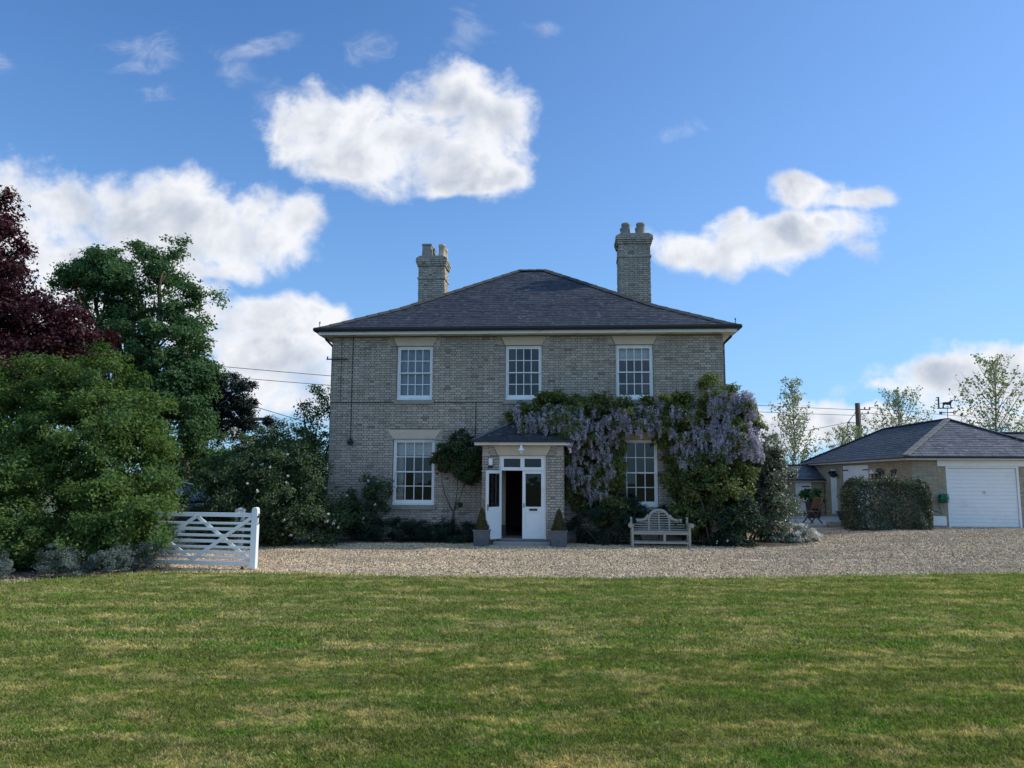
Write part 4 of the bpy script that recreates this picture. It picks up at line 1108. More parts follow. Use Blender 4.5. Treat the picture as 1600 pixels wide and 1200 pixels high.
# ------------------------------------------------------------------ planters and topiary
def planter(u, v, label, tlabel):
    x, y, _ = hw(u, v); z = gzf(x, y)
    root = empty('lead_planter', (x, y, z), -YAW, label, 'planter', 'lead planters either side of the porch steps')
    mb = MB(); s0, s1, hh = .20, .225, .44
    vs = [(-s0, -s0, 0), (s0, -s0, 0), (s0, s0, 0), (-s0, s0, 0), (-s1, -s1, hh), (s1, -s1, hh), (s1, s1, hh), (-s1, s1, hh)]
    mb._add(vs, [(3, 2, 1, 0), (0, 1, 5, 4), (1, 2, 6, 5), (2, 3, 7, 6), (3, 0, 4, 7)])
    mb.quad((-s1 + .02, -s1 + .02, hh - .04), (s1 - .02, -s1 + .02, hh - .04), (s1 - .02, s1 - .02, hh - .04), (-s1 + .02, s1 - .02, hh - .04))
    mb.build('box', M['lead'], root, bevel=.006)
    mb = MB(); w = .245
    for a in (0, 1, 2, 3):
        m = Matrix.Rotation(a * math.pi / 2, 4, 'Z'); mb.box(-w, w - .04, -w, -w + .04, hh - .02, hh + .025, m)
    mb.build('rim', M['lead'], root, bevel=.008)
    for a in (0, 1):
        m = Matrix.Rotation(a * math.pi / 2, 4, 'Z'); mb = MB(); q = -.226
        for b in ((-.13, .13, q, q + .012, .09, .105), (-.13, .13, q, q + .012, .325, .34), (-.145, -.13, q, q + .012, .09, .34), (.13, .145, q, q + .012, .09, .34)): mb.box(*b, m)
        mb.lathe([(.02, -.002), (.065, 0), (.065, .01), (.03, .02)], 12)
        for i in range(len(mb.v) - 48, len(mb.v)):
            p = Vector(mb.v[i]); mb.v[i] = tuple(m @ Vector((p.x, -.216 - p.z * .6, .215 + p.y)))
        mb.build('panel_moulding', M['lead'], root)
    t = empty('topiary_cone', (x, y, z + hh - .04), 0, tlabel, 'topiary', 'clipped box cones in the planters')
    n = 4200; H_ = .68
    zz = H_ * (1 - np.sqrt(RG.uniform(0, 1, n))); a = RG.uniform(0, 6.28, n)
    r = (.215 * (1 - zz / H_) + .012) * (0.88 + .16 * RG.uniform(0, 1, n)) + RG.normal(size=n) * .006
    r *= np.where(zz < .08, .85, 1)
    P = np.stack([r * np.cos(a), r * np.sin(a), zz], 1); N = np.stack([np.cos(a), np.sin(a), np.full(n, .35)], 1) + RG.normal(size=(n, 3)) * .6
    leaves('foliage', M['boxleaf'], P, N, .032, RG.uniform(0, .999, n), t, .6)
    mb = MB().lathe([(.19, 0), (.16, .15), (.08, .42), (.01, .64)], 12); mb.build('inner_twigs', M['bark'], t)
planter(-1.15, -1.72, 'square grey lead planter left of the porch steps by the open door', 'bronzed green clipped box cone in the planter beside the open white door')
planter(1.0, -1.72, 'square grey lead planter right of the porch steps by the closed door', 'bronzed green clipped box cone in the planter right of the letterbox door')

# ------------------------------------------------------------------ bench
def build_bench():
    x, y, _ = hw(3.82, -1.45); z = gzf(x, y)
    root = empty('garden_bench', (x, y, z), -YAW - R(1), 'silvered wooden garden bench with arched scroll back in front of the wisteria', 'bench')
    hw_ = .78; D = .52; t = .06
    for s in (-1, 1):
        MB().box(s * hw_ - t / 2, s * hw_ + t / 2, -D / 2, -D / 2 + t, 0, .60).build('leg', M['teak'], root, bevel=.006)
        mb = MB(); mb.prism([(D / 2 - t, 0), (D / 2, 0), (D / 2, .42), (D / 2 + .07, .82), (D / 2 + .01, .82), (D / 2 - t, .42)], 'x', s * hw_ - t / 2, s * hw_ + t / 2); mb.build('leg', M['teak'], root, bevel=.006)
        # arm with a rolled front end, and two side rails below it
        mb = MB(); w0, w1 = s * hw_ - .04, s * hw_ + .04
        mb.box(w0, w1, -D / 2 + .0, D / 2 + .03, .60, .64)
        mb.lathe([(.0, -.045), (.062, -.045), (.062, .045), (.0, .045)], 14)
        k = len(mb.v) - 14 * 4
        for i in range(k, len(mb.v)):
            p = Vector(mb.v[i]); mb.v[i] = (s * (hw_ + .06) + p.x, -D / 2 + .02 + p.z, .615 + p.y)
        mb.box(min(s * hw_, s * (hw_ + .075)), max(s * hw_, s * (hw_ + .075)), -D / 2 - .02, D / 2, .632, .668)
        mb.build('arm', M['teak'], root, bevel=.006)
        for zz in (.475, .545): MB().box(s * hw_ - .012, s * hw_ + .012, -D / 2 + t, D / 2 - t + .03, zz, zz + .03).build('side_rail', M['teak'], root)
        MB().box(s * hw_ - .02, s * hw_ + .02, -D / 2 + t, D / 2 - t, .12, .17).build('side_rail', M['teak'], root)
    i0, i1 = -hw_ + t / 2, hw_ - t / 2
    MB().box(i0, i1, -D / 2 + .008, -D / 2 + .05, .37, .435).build('seat_rail', M['teak'], root, bevel=.004)
    MB().box(i0, i1, D / 2 - .05, D / 2 - .01, .36, .42).build('seat_rail', M['teak'], root, bevel=.004)
    for k in range(6):
        yy = -D / 2 + .0 + k * .085; MB().box(i0 - .02, i1 + .02, yy - .005, yy + .062, .437, .455).build('seat_slat', M['teak'], root, bevel=.004)
    MB().box(i0, i1, -D / 2 + .01, -D / 2 + .048, .12, .175).build('stretcher', M['teak'], root, bevel=.004)
    MB().box(i0, i1, D / 2 - .05, D / 2 - .012, .12, .175).build('stretcher', M['teak'], root, bevel=.004)
    MB().box(.06, .125, -D / 2 + .008, -D / 2 + .05, .1755, .3695).build('strut', M['teak'], root, bevel=.004)
    # back: crest, slats, uprights; the back leans a little
    back = Matrix.Translation((0, D / 2 - .02, .42)) @ Matrix.Rotation(R(-9), 4, 'X') @ Matrix.Translation((0, 0, -.42))
    top = [(0, 1.06), (.08, 1.055), (.16, 1.025), (.225, .975), (.265, .925), (.285, .885), (.315, .895), (.335, .90), (.345, .875), (.375, .83), (.42, .79), (.48, .775), (.60, .775), (.64, .785), (.645, .76)]
    bot = [(0, .985), (.07, .98), (.135, .955), (.185, .915), (.215, .87), (.235, .835), (.265, .83), (.29, .82), (.31, .80), (.345, .765), (.40, .73), (.47, .715), (.58, .71), (.615, .705), (.62, .70)]
    def ribbon(tp, bt, y0, y1):
        mb = MB(); n = len(tp)
        vs = [(p[0], y0, p[1]) for p in tp] + [(p[0], y0, p[1]) for p in bt] + [(p[0], y1, p[1]) for p in tp] + [(p[0], y1, p[1]) for p in bt]
        fs = []
        for i in range(n - 1):
            fs += [(i, n + i, n + i + 1, i + 1), (2 * n + i, 2 * n + i + 1, 3 * n + i + 1, 3 * n + i), (i, i + 1, 2 * n + i + 1, 2 * n + i), (n + i, 3 * n + i, 3 * n + i + 1, n + i + 1)]
        fs += [(0, 2 * n, 3 * n, n), (n - 1, 2 * n - 1, 4 * n - 1, 3 * n - 1)]
        mb._add(vs, fs); mb.v = [tuple(back @ Vector(v)) for v in mb.v]; return mb
    full = lambda q: [(-a, b) for a, b in reversed(q[1:])] + q
    ribbon(full(top), full(bot), -.02, .02).build('crest_rail', M['teak'], root)
    inner = lambda xx: float(np.interp(abs(xx), [p[0] for p in bot], [p[1] for p in bot]))
    for xx, w in ((-.285, .05), (0, .035), (.285, .05)):
        MB().box(xx - w / 2, xx + w / 2, -.018, .018, .44, inner(xx) + .015, back).build('back_upright', M['teak'], root, bevel=.003)
    for k in range(8):
        zz = .475 + k * .066
        lim = .74 if zz < .66 else float(np.interp(zz + .02, [.70, .715, .80, .87, .955, .985], [.62, .5, .31, .215, .135, .0]))
        if lim < .06: continue
        MB().box(-lim, lim, -.010, .010, zz, zz + .026, back).build('back_slat', M['teak'], root)
build_bench()

# ------------------------------------------------------------------ gate and posts
def build_gate():
    a = Vector((-5.60, 17.05)); d = Vector((-1.8, .30)).normalized()
    rz = math.atan2(d.y, d.x)
    z = gzf(a.x, a.y)
    root = empty('field_gate', (a.x, a.y, z + .03), rz, 'white painted wooden field gate with crossed braces standing open by the lawn edge', 'gate')
    L = 3.1
    mb = MB(); mb.box(-.07, .07, -.06, .06, -.0, 1.24); mb.prism([(-.07, 1.2401), (.07, 1.2401), (.062, 1.29), (.035, 1.32), (-.035, 1.32), (-.062, 1.29)], 'y', -.06, .06); mb.build('stile', M['white'], root, bevel=.012)
    MB().box(L - .05, L + .05, -.05, .05, .02, 1.28).build('stile', M['white'], root, bevel=.01)
    for k, (zz, hgt) in enumerate([(1.15, .09), (.965, .05), (.84, .065), (.70, .055), (.575, .065), (.45, .05), (.335, .06), (.225, .05), (.105, .085)]):
        MB().box(.0701, L - .0501, -.022, .022, zz - hgt / 2, zz + hgt / 2).build('bar', M['white'], root, bevel=.005)
    for (s0, z0, s1, z1, off) in ((.075, 1.10, 1.45, .155, -.034), (.075, .155, 1.40, 1.10, .034), (1.40, 1.10, 2.85, .155, -.034), (1.45, .155, 3.0, 1.10, .034)):
        MB().bar((s0, -off if True else off, z0), (s1, -off, z1), .022, .075).build('brace', M['white'], root)
    mb = MB(); mb.tube([(-.075, .03, .95), (-.10, .03, .97), (-.105, .03, 1.12), (-.08, .0, 1.18)], .011, 6); mb.box(-.085, -.071, -.03, .05, 1.10, 1.14); mb.build('latch', M['iron'], root)
    x, y = a.x + d.x * .26, a.y + d.y * .26
    o = MB().box(-.02, .02, -.02, .02, -.05, .075).build('gate_stop', M['iron'], None, (x, y, gzf(x, y))); tag(o, 'short dark iron stop in the gravel under the end of the white gate', 'gate stop')
    g = empty('gate_post', (-7.3, 21.0, gzf(-7.3, 21)), R(6), 'pale grey square gate post in front of the rose bush behind the white gate', 'post')
    mb = MB(); mb.box(-.125, .125, -.125, .125, -.1, 1.03); mb._add([(-.125, -.125, 1.0301), (.125, -.125, 1.0301), (.125, .125, 1.0301), (-.125, .125, 1.0301), (0, 0, 1.10)], [(0, 1, 4), (1, 2, 4), (2, 3, 4), (3, 0, 4)]); mb.build('shaft', M['offwhite'], g, bevel=.008)
    mb = MB(); mb.box(-.03, .03, -.145, -.126, .75, .85); mb.build('latch_plate', M['iron'], g)
build_gate()

# ------------------------------------------------------------------ parked car behind the gate
def build_car():
    x, y = -11.3, 25.2; z = gzf(x, y)
    root = empty('parked_car', (x, y, z), R(-12), 'dark parked car with a bright roof edge half hidden behind the white gate', 'car')
    prof = [(-2.15, .42), (-2.2, .75), (-2.1, 1.0), (-1.9, 1.06), (-1.45, 1.56), (-.9, 1.66), (.3, 1.64), (.75, 1.50), (1.25, 1.08), (1.95, .95), (2.15, .78), (2.18, .45), (1.8, .3), (-1.8, .3)]
    mb = MB(); mb.prism(prof, 'y', -.9, .9)
    body = mb.build('body', M['carpaint'], root, bevel=.08)
    for s in (-1, 1):
        mb = MB(); mb.prism([(-1.75, 1.08), (-1.38, 1.50), (-.9, 1.58), (-.2, 1.58), (-.2, 1.06)], 'y', s * .895, s * .91); mb.build('side_window', M['carglass'], root)
        mb = MB(); mb.prism([(-.12, 1.06), (-.12, 1.58), (.28, 1.56), (.68, 1.44), (1.05, 1.10)], 'y', s * .895, s * .91); mb.build('side_window', M['carglass'], root)
        mb = MB(); mb.tube([(-1.3, s * .74, 1.645), (-.9, s * .74, 1.71), (.2, s * .74, 1.70), (.55, s * .74, 1.63)], .028, 6); mb.build('roof_rail', M['carroof'], root, smooth=True)
        for xx in (-1.35, 1.35):
            mb = MB(); mb.lathe([(.18, -.1), (.30, -.11), (.335, -.07), (.335, .07), (.30, .11), (.18, .1)], 20); w = mb.build('wheel', M['rubber'], root, (xx, s * .82, .335), smooth=False); w.rotation_euler.x = math.pi / 2
            mb = MB(); mb.lathe([(.0, -.09), (.17, -.09), (.185, -.1), (.185, .1), (.17, .09), (.0, .09)], 14); mb.build('rim', M['metal'], w)
        MB().box(2.05, 2.19, s * .58 - .2, s * .58 + .2, .72, .84).build('headlight', M['bulb'], root, bevel=.02)
        MB().box(-2.2, -2.1, s * .7 - .12, s * .7 + .12, .8, 1.0).build('tail_light', M['redpetal'], root, bevel=.02)
    mb = MB(); mb.quad((.80, -.72, 1.50), (1.24, -.78, 1.10), (1.24, .78, 1.10), (.80, .72, 1.50)); mb.v = [(a + .02, b, c + .02) for a, b, c in mb.v]; mb.build('windscreen', M['carglass'], root)
build_car()

# ------------------------------------------------------------------ garage
def build_garage():
    g = empty('garage', (GO[0], GO[1], 0), -YAW, 'low buff brick garage with white up-and-over door and hipped slate roof', 'garage')
    W, D, top, gb = 5.25, 11.4, 2.74, .2
    DOOR = (1.17, 3.66, .38, 2.52)
    SD = (7.75, 8.65, .45, 2.52)                 # side door (distance back)
    DD = (4.0, 6.95, .42, 2.66)                  # double doors
    mb = MB()
    wall_grid(mb, 0, W, gb, top, [DOOR], lambda a, z: (a, 0, z))
    wall_grid(mb, 0, D, gb, top, [SD, DD], lambda a, z: (0, a, z))
    mb.quad((W, 0, gb), (W, D, gb), (W, D, top), (W, 0, top)); mb.quad((0, D, gb), (W, D, gb), (W, D, top), (0, D, top))
    for h in (DOOR,):
        for (p, q) in (((h[0], h[2]), (h[0], h[3])), ((h[0], h[3]), (h[1], h[3])), ((h[1], h[3]), (h[1], h[2]))): mb.quad((p[0], 0, p[1]), (q[0], 0, q[1]), (q[0], .25, q[1]), (p[0], .25, p[1]))
    for h in (SD, DD):
        for (p, q) in (((h[0], h[2]), (h[0], h[3])), ((h[0], h[3]), (h[1], h[3])), ((h[1], h[3]), (h[1], h[2]))): mb.quad((0, p[0], p[1]), (0, q[0], q[1]), (.25, q[0], q[1]), (.25, p[0], p[1]))
    wall = mb.build('wall', M['garage_mortar'], g)
    fr = bond(0, W, gb, top, [(DOOR[0] - .02, DOOR[1] + .02, 0, 2.6), (.86, W, 2.50, 3)])
    fn = sorted([r for r in fr if r[1] - r[0] > .19 and r[1] < 1.17], key=lambda r: r[2])
    link('brick', bricks_mesh('bricks', fr, lambda a, p, z: (a, -p, z)), M['garage_brick'], wall, 'stuff')
    sd = bond(0, D, gb, top, [SD, DD])
    link('brick', bricks_mesh('bricks', sd, lambda a, p, z: (-p, a, z)), M['garage_brick'], wall, 'stuff')
    # white board over the door, frame, door panels
    MB().box(.88, W + .0, -.035, .0, 2.525, 2.735).build('door_header', M['white'], g, bevel=.004)
    mb = MB(); mb.box(DOOR[0] - .0, DOOR[0] + .07, -.012, .1, .36, 2.52); mb.box(DOOR[1] - .07, DOOR[1], -.012, .1, .36, 2.52); mb.box(DOOR[0] + .07, DOOR[1] - .07, -.012, .1, 2.46, 2.52); mb.build('garage_door_frame', M['white'], g)
    d0, d1 = DOOR[0] + .075, DOOR[1] - .075
    door = MB().box(d0, d1, .055, .075, .385, 2.455).build('garage_door', M['white'], g)
    n = 15; hh = (2.45 - .39) / n
    for k in range(n):
        z0 = .39 + k * hh
        mb = MB(); mb.prism([(.054, z0 + .006), (.04, z0 + .016), (.04, z0 + hh - .012), (.054, z0 + hh - .002)], 'x', d0 + .01, d1 - .01)
        mb.build('panel', M['white'], door)
    mb = MB(); mb.tube([(2.47, .04, 1.62), (2.47, .0, 1.62)], .03, 8); mb.box(2.46, 2.48, -.02, 0, 1.53, 1.66); mb.build('handle', M['metal'], door)
    # side door, its fanlight, and the double doors with black strap hinges
    mb = MB(); mb.box(.03, .1, SD[0] + .0, SD[0] + .08, SD[2], SD[3]); mb.box(.03, .1, SD[1] - .08, SD[1], SD[2], SD[3]); mb.box(.03, .1, SD[0] + .08, SD[1] - .08, 2.10, 2.17); mb.box(.03, .1, SD[0] + .08, SD[1] - .08, 2.45, SD[3]); mb.build('door_frame', M['white'], g)
    sdr = MB().box(.05, .09, SD[0] + .082, SD[1] - .082, SD[2] + .01, 2.098).build('side_door', M['white'], g)
    for k in range(1, 5):
        yy = SD[0] + .08 + k * .148; MB().box(.045, .0495, yy - .066, yy + .066, SD[2] + .03, 2.07).build('board', M['white'], sdr)
    MB().box(.02, .045, SD[0] + .13, SD[0] + .17, 1.2, 1.36).build('handle', M['black'], sdr)
    MB().box(.06, .066, SD[0] + .082, SD[1] - .082, 2.172, 2.448).build('pane', M['doorglass'], g)
    for a, b in ((DD[0] + .01, (DD[0] + DD[1]) / 2 - .004), ((DD[0] + DD[1]) / 2 + .004, DD[1] - .01)):
        dr = MB().box(.03, .07, a, b, DD[2], DD[3] - .01).build('barn_door', M['white'], g)
        nb = 8; w = (b - a) / nb
        for k in range(nb): MB().box(.016, .0295, a + k * w + .004, a + (k + 1) * w - .004, DD[2] + .01, DD[3] - .02).build('board', M['white'], dr)
        for zz in (2.42, .9):
            y0, y1 = (a, a + .62) if a < 5 else (b - .62, b)
            MB().box(.002, .0155, y0, y1, zz, zz + .05).build('strap_hinge', M['black'], dr)
    # eaves
    o = .28; zt = 2.85
    mb = MB(); mb.box(-o, W + o, -o, D + o, 2.745, 2.765); mb.build('soffit', M['offwhite'], g)
    mb = MB(); mb.box(-o - .02, W + o + .02, -o - .02, -o, 2.74, 2.86); mb.box(-o - .02, -o, -o, D + o, 2.74, 2.86); mb.build('fascia', M['offwhite'], g)
    mb = MB(); mb.box(-o - .12, W + o + .12, -o - .11, -o - .022, 2.80, 2.875); mb.box(-o - .12, -o - .022, -o - .022, D + o, 2.80, 2.875); mb.build('gutter', M['black'], g, bevel=.02)
    R0, R1, vf, vb, zb = -o - .06, W + o + .06, -o - .06, D + o + .06, 2.87
    run = (R1 - R0) / 2; zr = zb + run * .52; c = (R0 + R1) / 2
    runb = 2.6
    mb = MB(); mb._add([(R0, vf, zb), (R1, vf, zb), (R1, vb, zb), (R0, vb, zb), (c, vf + run, zr), (c, vb - run, zr)], [(0, 1, 4), (1, 2, 5, 4), (2, 3, 5), (3, 0, 4, 5), (3, 2, 1, 0)])
    roof = mb.build('roof', M['slate2'], g)
    pth = [(0, zb), (run, zr)]
    front = [q for w in slate_rows(pth, lambda r: (R0 + r, R1 - r), .3, .2) for q in w]
    link('slate', slates_mesh('slates', front, lambda a, r, z: (a, vf + r, z)), M['slate2'], roof, 'stuff')  # front slope paler than the sides: its lichen and light in the colour
    side = [q for w in slate_rows(pth, lambda r: (vf + r, vb - r), .3, .2) for q in w]
    link('slate', slates_mesh('slates', side, lambda a, r, z: (R0 + r, vf + vb - a, z)), M['slate'], roof, 'stuff')  # left slope darker: shade away from the sun put into the colour
    link('slate', slates_mesh('slates', side, lambda a, r, z: (R1 - r, a, z)), M['slate'], roof, 'stuff')
    def caps(a, b, n, mat, w=.14):
        a, b = Vector(a), Vector(b)
        for k in range(n):
            MB().bar(a.lerp(b, k / n), a.lerp(b, (k + .965) / n), w * 2, .05).build('ridge_tile', mat, roof, bevel=.012)
    caps((R0, vf, zb + .03), (c, vf + run, zr + .02), 9, M['ridge_grey'], .12); caps((R1, vf, zb + .03), (c, vf + run, zr + .02), 9, M['slate'], .11)
    caps((c, vf + run, zr + .02), (c, vb - run, zr + .02), 12, M['slate'], .11); caps((R0, vb, zb + .03), (c, vb - run, zr + .02), 9, M['slate'], .11)
    # wing running off to the right behind
    mb = MB(); mb.box(W + .02, 16, 3.4, 8.4, gb, 2.74); mb.build('wing_wall', M['garage_brick'], g)
    mb = MB(); zc = 4.06; mb._add([(c - .3, 3.1, 2.86), (16.3, 3.1, 2.86), (16.3, 8.7, 2.86), (c - .3, 8.7, 2.86), (c - .3, 5.9, zc), (16.3, 5.9, zc)], [(0, 1, 5, 4), (2, 3, 4, 5), (0, 4, 3), (1, 2, 5), (3, 2, 1, 0)]); wr = mb.build('wing_roof', M['slate2'], g)
    rows = [q for w in slate_rows([(0, 2.86), (2.8, zc)], lambda r: (c, 16.3), .3, .2) for q in w]
    link('slate', slates_mesh('slates', rows, lambda a, r, z: (a, 3.1 + r, z)), M['slate2'], wr, 'stuff')
    MB().bar((c, 5.9, zc + .02), (16.3, 5.9, zc + .02), .24, .06).build('ridge_tile', M['slate'], wr)
    return g, (c, vf + run, zr)
GAR, APEX = build_garage()

def build_annex():
    g = empty('outbuilding', (*gw(-.02, 9.4)[:2], 0), -YAW, 'small slate roofed outbuilding with white stable door beside the garage', 'outbuilding')
    # walls left of the garage, its front at local y = 0
    D0 = (-1.36, -.62, .42, 1.88)
    mb = MB(); wall_grid(mb, -5.2, -.02, .2, 1.98, [D0], lambda a, z: (a, 0, z)); mb.quad((-5.2, 0, .2), (-5.2, 3, .2), (-5.2, 3, 1.98), (-5.2, 0, 1.98)); mb.quad((-5.2, 3, .2), (-.02, 3, .2), (-.02, 3, 1.98), (-5.2, 3, 1.98))
    w = mb.build('wall', M['garage_mortar'], g)
    link('brick', bricks_mesh('bricks', bond(-5.2, -.02, .2, 1.98, [D0]), lambda a, p, z: (a, -p, z)), M['garage_brick'], w, 'stuff')
    mb = MB(); mb.box(D0[0], D0[0] + .06, -.02, .08, .42, 1.9); mb.box(D0[1] - .06, D0[1], -.02, .08, .42, 1.9); mb.box(D0[0] + .06, D0[1] - .06, -.02, .08, 1.84, 1.9); mb.build('door_frame', M['white'], g)
    for z0, z1 in ((.44, 1.12), (1.13, 1.835)):
        d = MB().box(D0[0] + .062, D0[1] - .062, .01, .05, z0, z1).build('stable_door', M['white'], g)
        MB().box(D0[1] - .45, D0[1] - .02, -.012, .0095, z1 - .16, z1 - .11).build('strap_hinge', M['black'], d)
    MB().box(-5.4, -.03, -.22, -.20, 1.93, 2.03).build('fascia', M['offwhite'], g); MB().box(-5.4, -.03, -.30, -.222, 1.98, 2.05).build('gutter', M['black'], g)
    MB().box(-5.4, -.03, -.20, 3.2, 1.985, 2.0).build('soffit', M['offwhite'], g)
    mb = MB(); mb._add([(-5.4, -.26, 2.04), (-.03, -.26, 2.04), (-.03, 3.26, 2.04), (-5.4, 3.26, 2.04), (-5.4, 1.5, 2.74), (-.03, 1.5, 2.74)], [(0, 1, 5, 4), (2, 3, 4, 5), (0, 4, 3), (1, 2, 5), (3, 2, 1, 0)]); rf = mb.build('roof', M['slate2'], g)
    rows = [q for w_ in slate_rows([(0, 2.04), (1.76, 2.74)], lambda r: (-5.4, -.04), .3, .22) for q in w_]
    link('slate', slates_mesh('slates', rows, lambda a, r, z: (a, -.26 + r, z)), M['slate2'], rf, 'stuff')
    MB().bar((-5.4, 1.5, 2.76), (-.04, 1.5, 2.76), .22, .05).build('ridge_tile', M['slate'], rf)
build_annex()

def build_vane():
    x, y, _ = gw(APEX[0], APEX[1]); z = APEX[2]
    v = empty('weather_vane', (x, y, z), -YAW, 'dark iron weather vane with a dog and signpost on the garage ridge', 'weather vane')
    MB().tube([(0, 0, -.05), (0, 0, .42)], .014, 6).build('spindle', M['iron'], v)
    mb = MB()
    for a in (0, 90):
        c, s = math.cos(R(a + 20)), math.sin(R(a + 20)); mb.bar((-.32 * c, -.32 * s, .26), (.32 * c, .32 * s, .26), .018, .018)
    mb.build('arms', M['iron'], v)
    letters = {'E': [((0, 0), (0, .11)), ((0, 0), (.07, 0)), ((0, .055), (.055, .055)), ((0, .11), (.07, .11))], 'W': [((0, .11), (.02, 0)), ((.02, 0), (.045, .08)), ((.045, .08), (.07, 0)), ((.07, 0), (.09, .11))],
               'N': [((0, 0), (0, .11)), ((0, .11), (.07, 0)), ((.07, 0), (.07, .11))], 'S': [((0, .01), (.06, 0)), ((.06, 0), (.065, .05)), ((.065, .05), (0, .06)), ((0, .06), (.005, .11)), ((.005, .11), (.07, .11))]}
    for ch, a in (('E', 20), ('N', 110), ('W', 200), ('S', 290)):
        c, s = math.cos(R(a)) * .34, math.sin(R(a)) * .34; mb = MB()
        for (p, q) in letters[ch]: mb.bar((c + p[0] - .035, s, .20 + p[1]), (c + q[0] - .035, s, .20 + q[1]), .02, .014, up=(0, 1, 0))
        mb.build('letter', M['iron'], v)
    MB().prism([(-.40, .43), (-.35, .455), (-.1, .455), (.2, .455), (.32, .44), (.2, .42), (-.1, .415), (-.36, .41)], 'y', -.012, .012).build('arrow_plate', M['iron'], v)
    mb = MB(); mb.box(-.34, -.29, -.012, .012, .455, .88)
    for zz, l in ((.86, .06), (.76, .09), (.60, .085)): mb.prism([(-.34 - l, zz - .02), (-.29, zz - .02), (-.28, zz + .005), (-.34 - l, zz + .012)], 'y', -.010, .010)
    mb.build('signpost', M['iron'], v)
    dog = [(-.27, .635), (-.18, .645), (-.14, .67), (-.06, .678), (.04, .675), (.10, .70), (.14, .745), (.19, .765), (.24, .75), (.25, .725), (.20, .705), (.175, .67), (.16, .62), (.15, .56), (.155, .485), (.185, .47), (.185, .4555), (.125, .4555), (.12, .53), (.10, .565), (.02, .56), (-.06, .575), (-.10, .56), (-.13, .52), (-.12, .4555), (-.18, .4555), (-.175, .52), (-.155, .58), (-.165, .622), (-.27, .622)]
    # triangulated plate
    me_b = MB(); n = len(dog)
    vs = [(p[0], -.011, p[1]) for p in dog] + [(p[0], .011, p[1]) for p in dog]
    from mathutils.geometry import tessellate_polygon
    tris = tessellate_polygon([[Vector((p[0], p[1], 0)) for p in dog]])
    me_b._add(vs, [tuple(t) for t in tris] + [(t[2] + n, t[1] + n, t[0] + n) for t in tris] + [(i, (i + 1) % n, n + (i + 1) % n, n + i) for i in range(n)])
    me_b.build('dog_silhouette', M['iron'], v)
build_vane()

# things on and by the garage wall
def on_front(u, p, z): return gw(u, -p, z)
x, y, _ = gw(.95, -.03)
r = empty('hose_reel', (x, y, 1.40), -YAW, 'green garden hose coiled on a wall hanger beside the garage door', 'hose')
r.scale = (.82, .82, .82)
mb = MB()
for k in range(9):
    xx = -.15 + k * .0375; q = .15 + .02 * math.sin(k * 1.7)
    mb.tube([(xx + .012 * math.sin(a), -.19 + q * .9 * math.cos(a), -.02 + q * 1.15 * math.sin(a)) for a in np.linspace(0, 2 * math.pi, 20)], .016, 6)
mb.tube([(-.15, -.06, -.02), (-.17, -.05, -.25), (-.10, -.05, -.45), (-.05, -.06, -.6)], .012, 6); mb.build('hose_coil', M['hose'], r, smooth=True)
mb = MB(); mb.box(-.06, .06, -.03, -.005, -.12, .14); mb.tube([(-.17, -.19, -.02), (.17, -.19, -.02)], .06, 10)
mb.bar((0, -.03, .05), (0, -.17, .05), .05, .05); mb.build('hanger', M['hose'], r)
x, y, _ = gw(.50, -.34); z = gzf(x, y)
t = empty('white_trough', (x, y, z), -YAW, 'white rectangular trough on the gravel between the hedge and garage door', 'trough')
mb = MB(); mb.box(-.34, .34, -.2, .2, 0, .09); mb.build('base', M['stone'], t, bevel=.01)
mb = MB(); a, b = .33, .35
for bx in ((-b, b, -.19, -.16, .09, .40), (-b, b, .16, .19, .09, .40), (-b, -b + .03, -.16, .16, .09, .40), (b - .03, b, -.16, .16, .09, .40)): mb.box(*bx)
mb.build('trough_side', M['white'], t, bevel=.006); MB().box(-b + .03, b - .03, -.16, .16, .09, .36).build('soil_fill', M['soil'], t)
x, y, _ = gw(.6, -.3); tag(MB().tube([(x - .25, y, gzf(x, y) + .42), (x - .2, y, gzf(x, y) + .55), (x + .05, y, gzf(x, y) + .58), (x + .22, y, gzf(x, y) + .48)], .012, 6).build('looped_pipe', M['iron'], None), 'dark looped pipe arching over the white trough beside the hedge', 'pipe')
# wheel and small animal ornaments on the side wall
def on_side(v, p, z): return gw(-p, v, z)
x, y, _ = on_side(2.75, .04, 0)
o = empty('wheel_ornament', (x, y, 2.27), -YAW - math.pi / 2, 'dark iron spoked wheel hung on the garage side wall above the hedge', 'ornament')
mb = MB(); mb.tube([(.36 * math.cos(a), 0, .20 * math.sin(a)) for a in np.linspace(0, 2 * math.pi, 20)], .02, 6); mb.build('rim', M['iron'], o)
for k in range(5):
    a = k * math.pi / 5; MB().bar((-.35 * math.cos(a), 0, -.19 * math.sin(a)), (.35 * math.cos(a), 0, .19 * math.sin(a)), .02, .02, up=(0, 1, 0)).build('spoke', M['iron'], o)
x, y, _ = on_side(3.25, .06, 0)
o = empty('bird_feeder', (x, y, 2.28), -YAW - math.pi / 2, 'pale sloping bird feeder roof hung beside the iron wheel on the garage wall', 'bird feeder')  # bird feeder with roof and tray, not a lamp
MB().prism([(-.28, 0), (.28, 0), (.03, .16), (-.03, .16)], 'y', -.12, .05).build('roof', M['offwhite'], o); MB().box(-.2, .2, -.08, .04, -.22, -.19).build('tray', M['iron'], o)
for xx in (-.18, .18): MB().box(xx - .015, xx + .015, -.03, 0, -.19, -.001).build('post', M['iron'], o)
x, y, _ = on_side(1.5, .03, 2.30)
an = [(-.3, .03), (-.22, .10), (-.1, .12), (.1, .11), (.2, .14), (.3, .09), (.26, .04), (.2, .02), (.19, -.12), (.14, -.12), (.13, -.02), (-.1, -.02), (-.12, -.12), (-.17, -.12), (-.19, 0), (-.24, .03)]
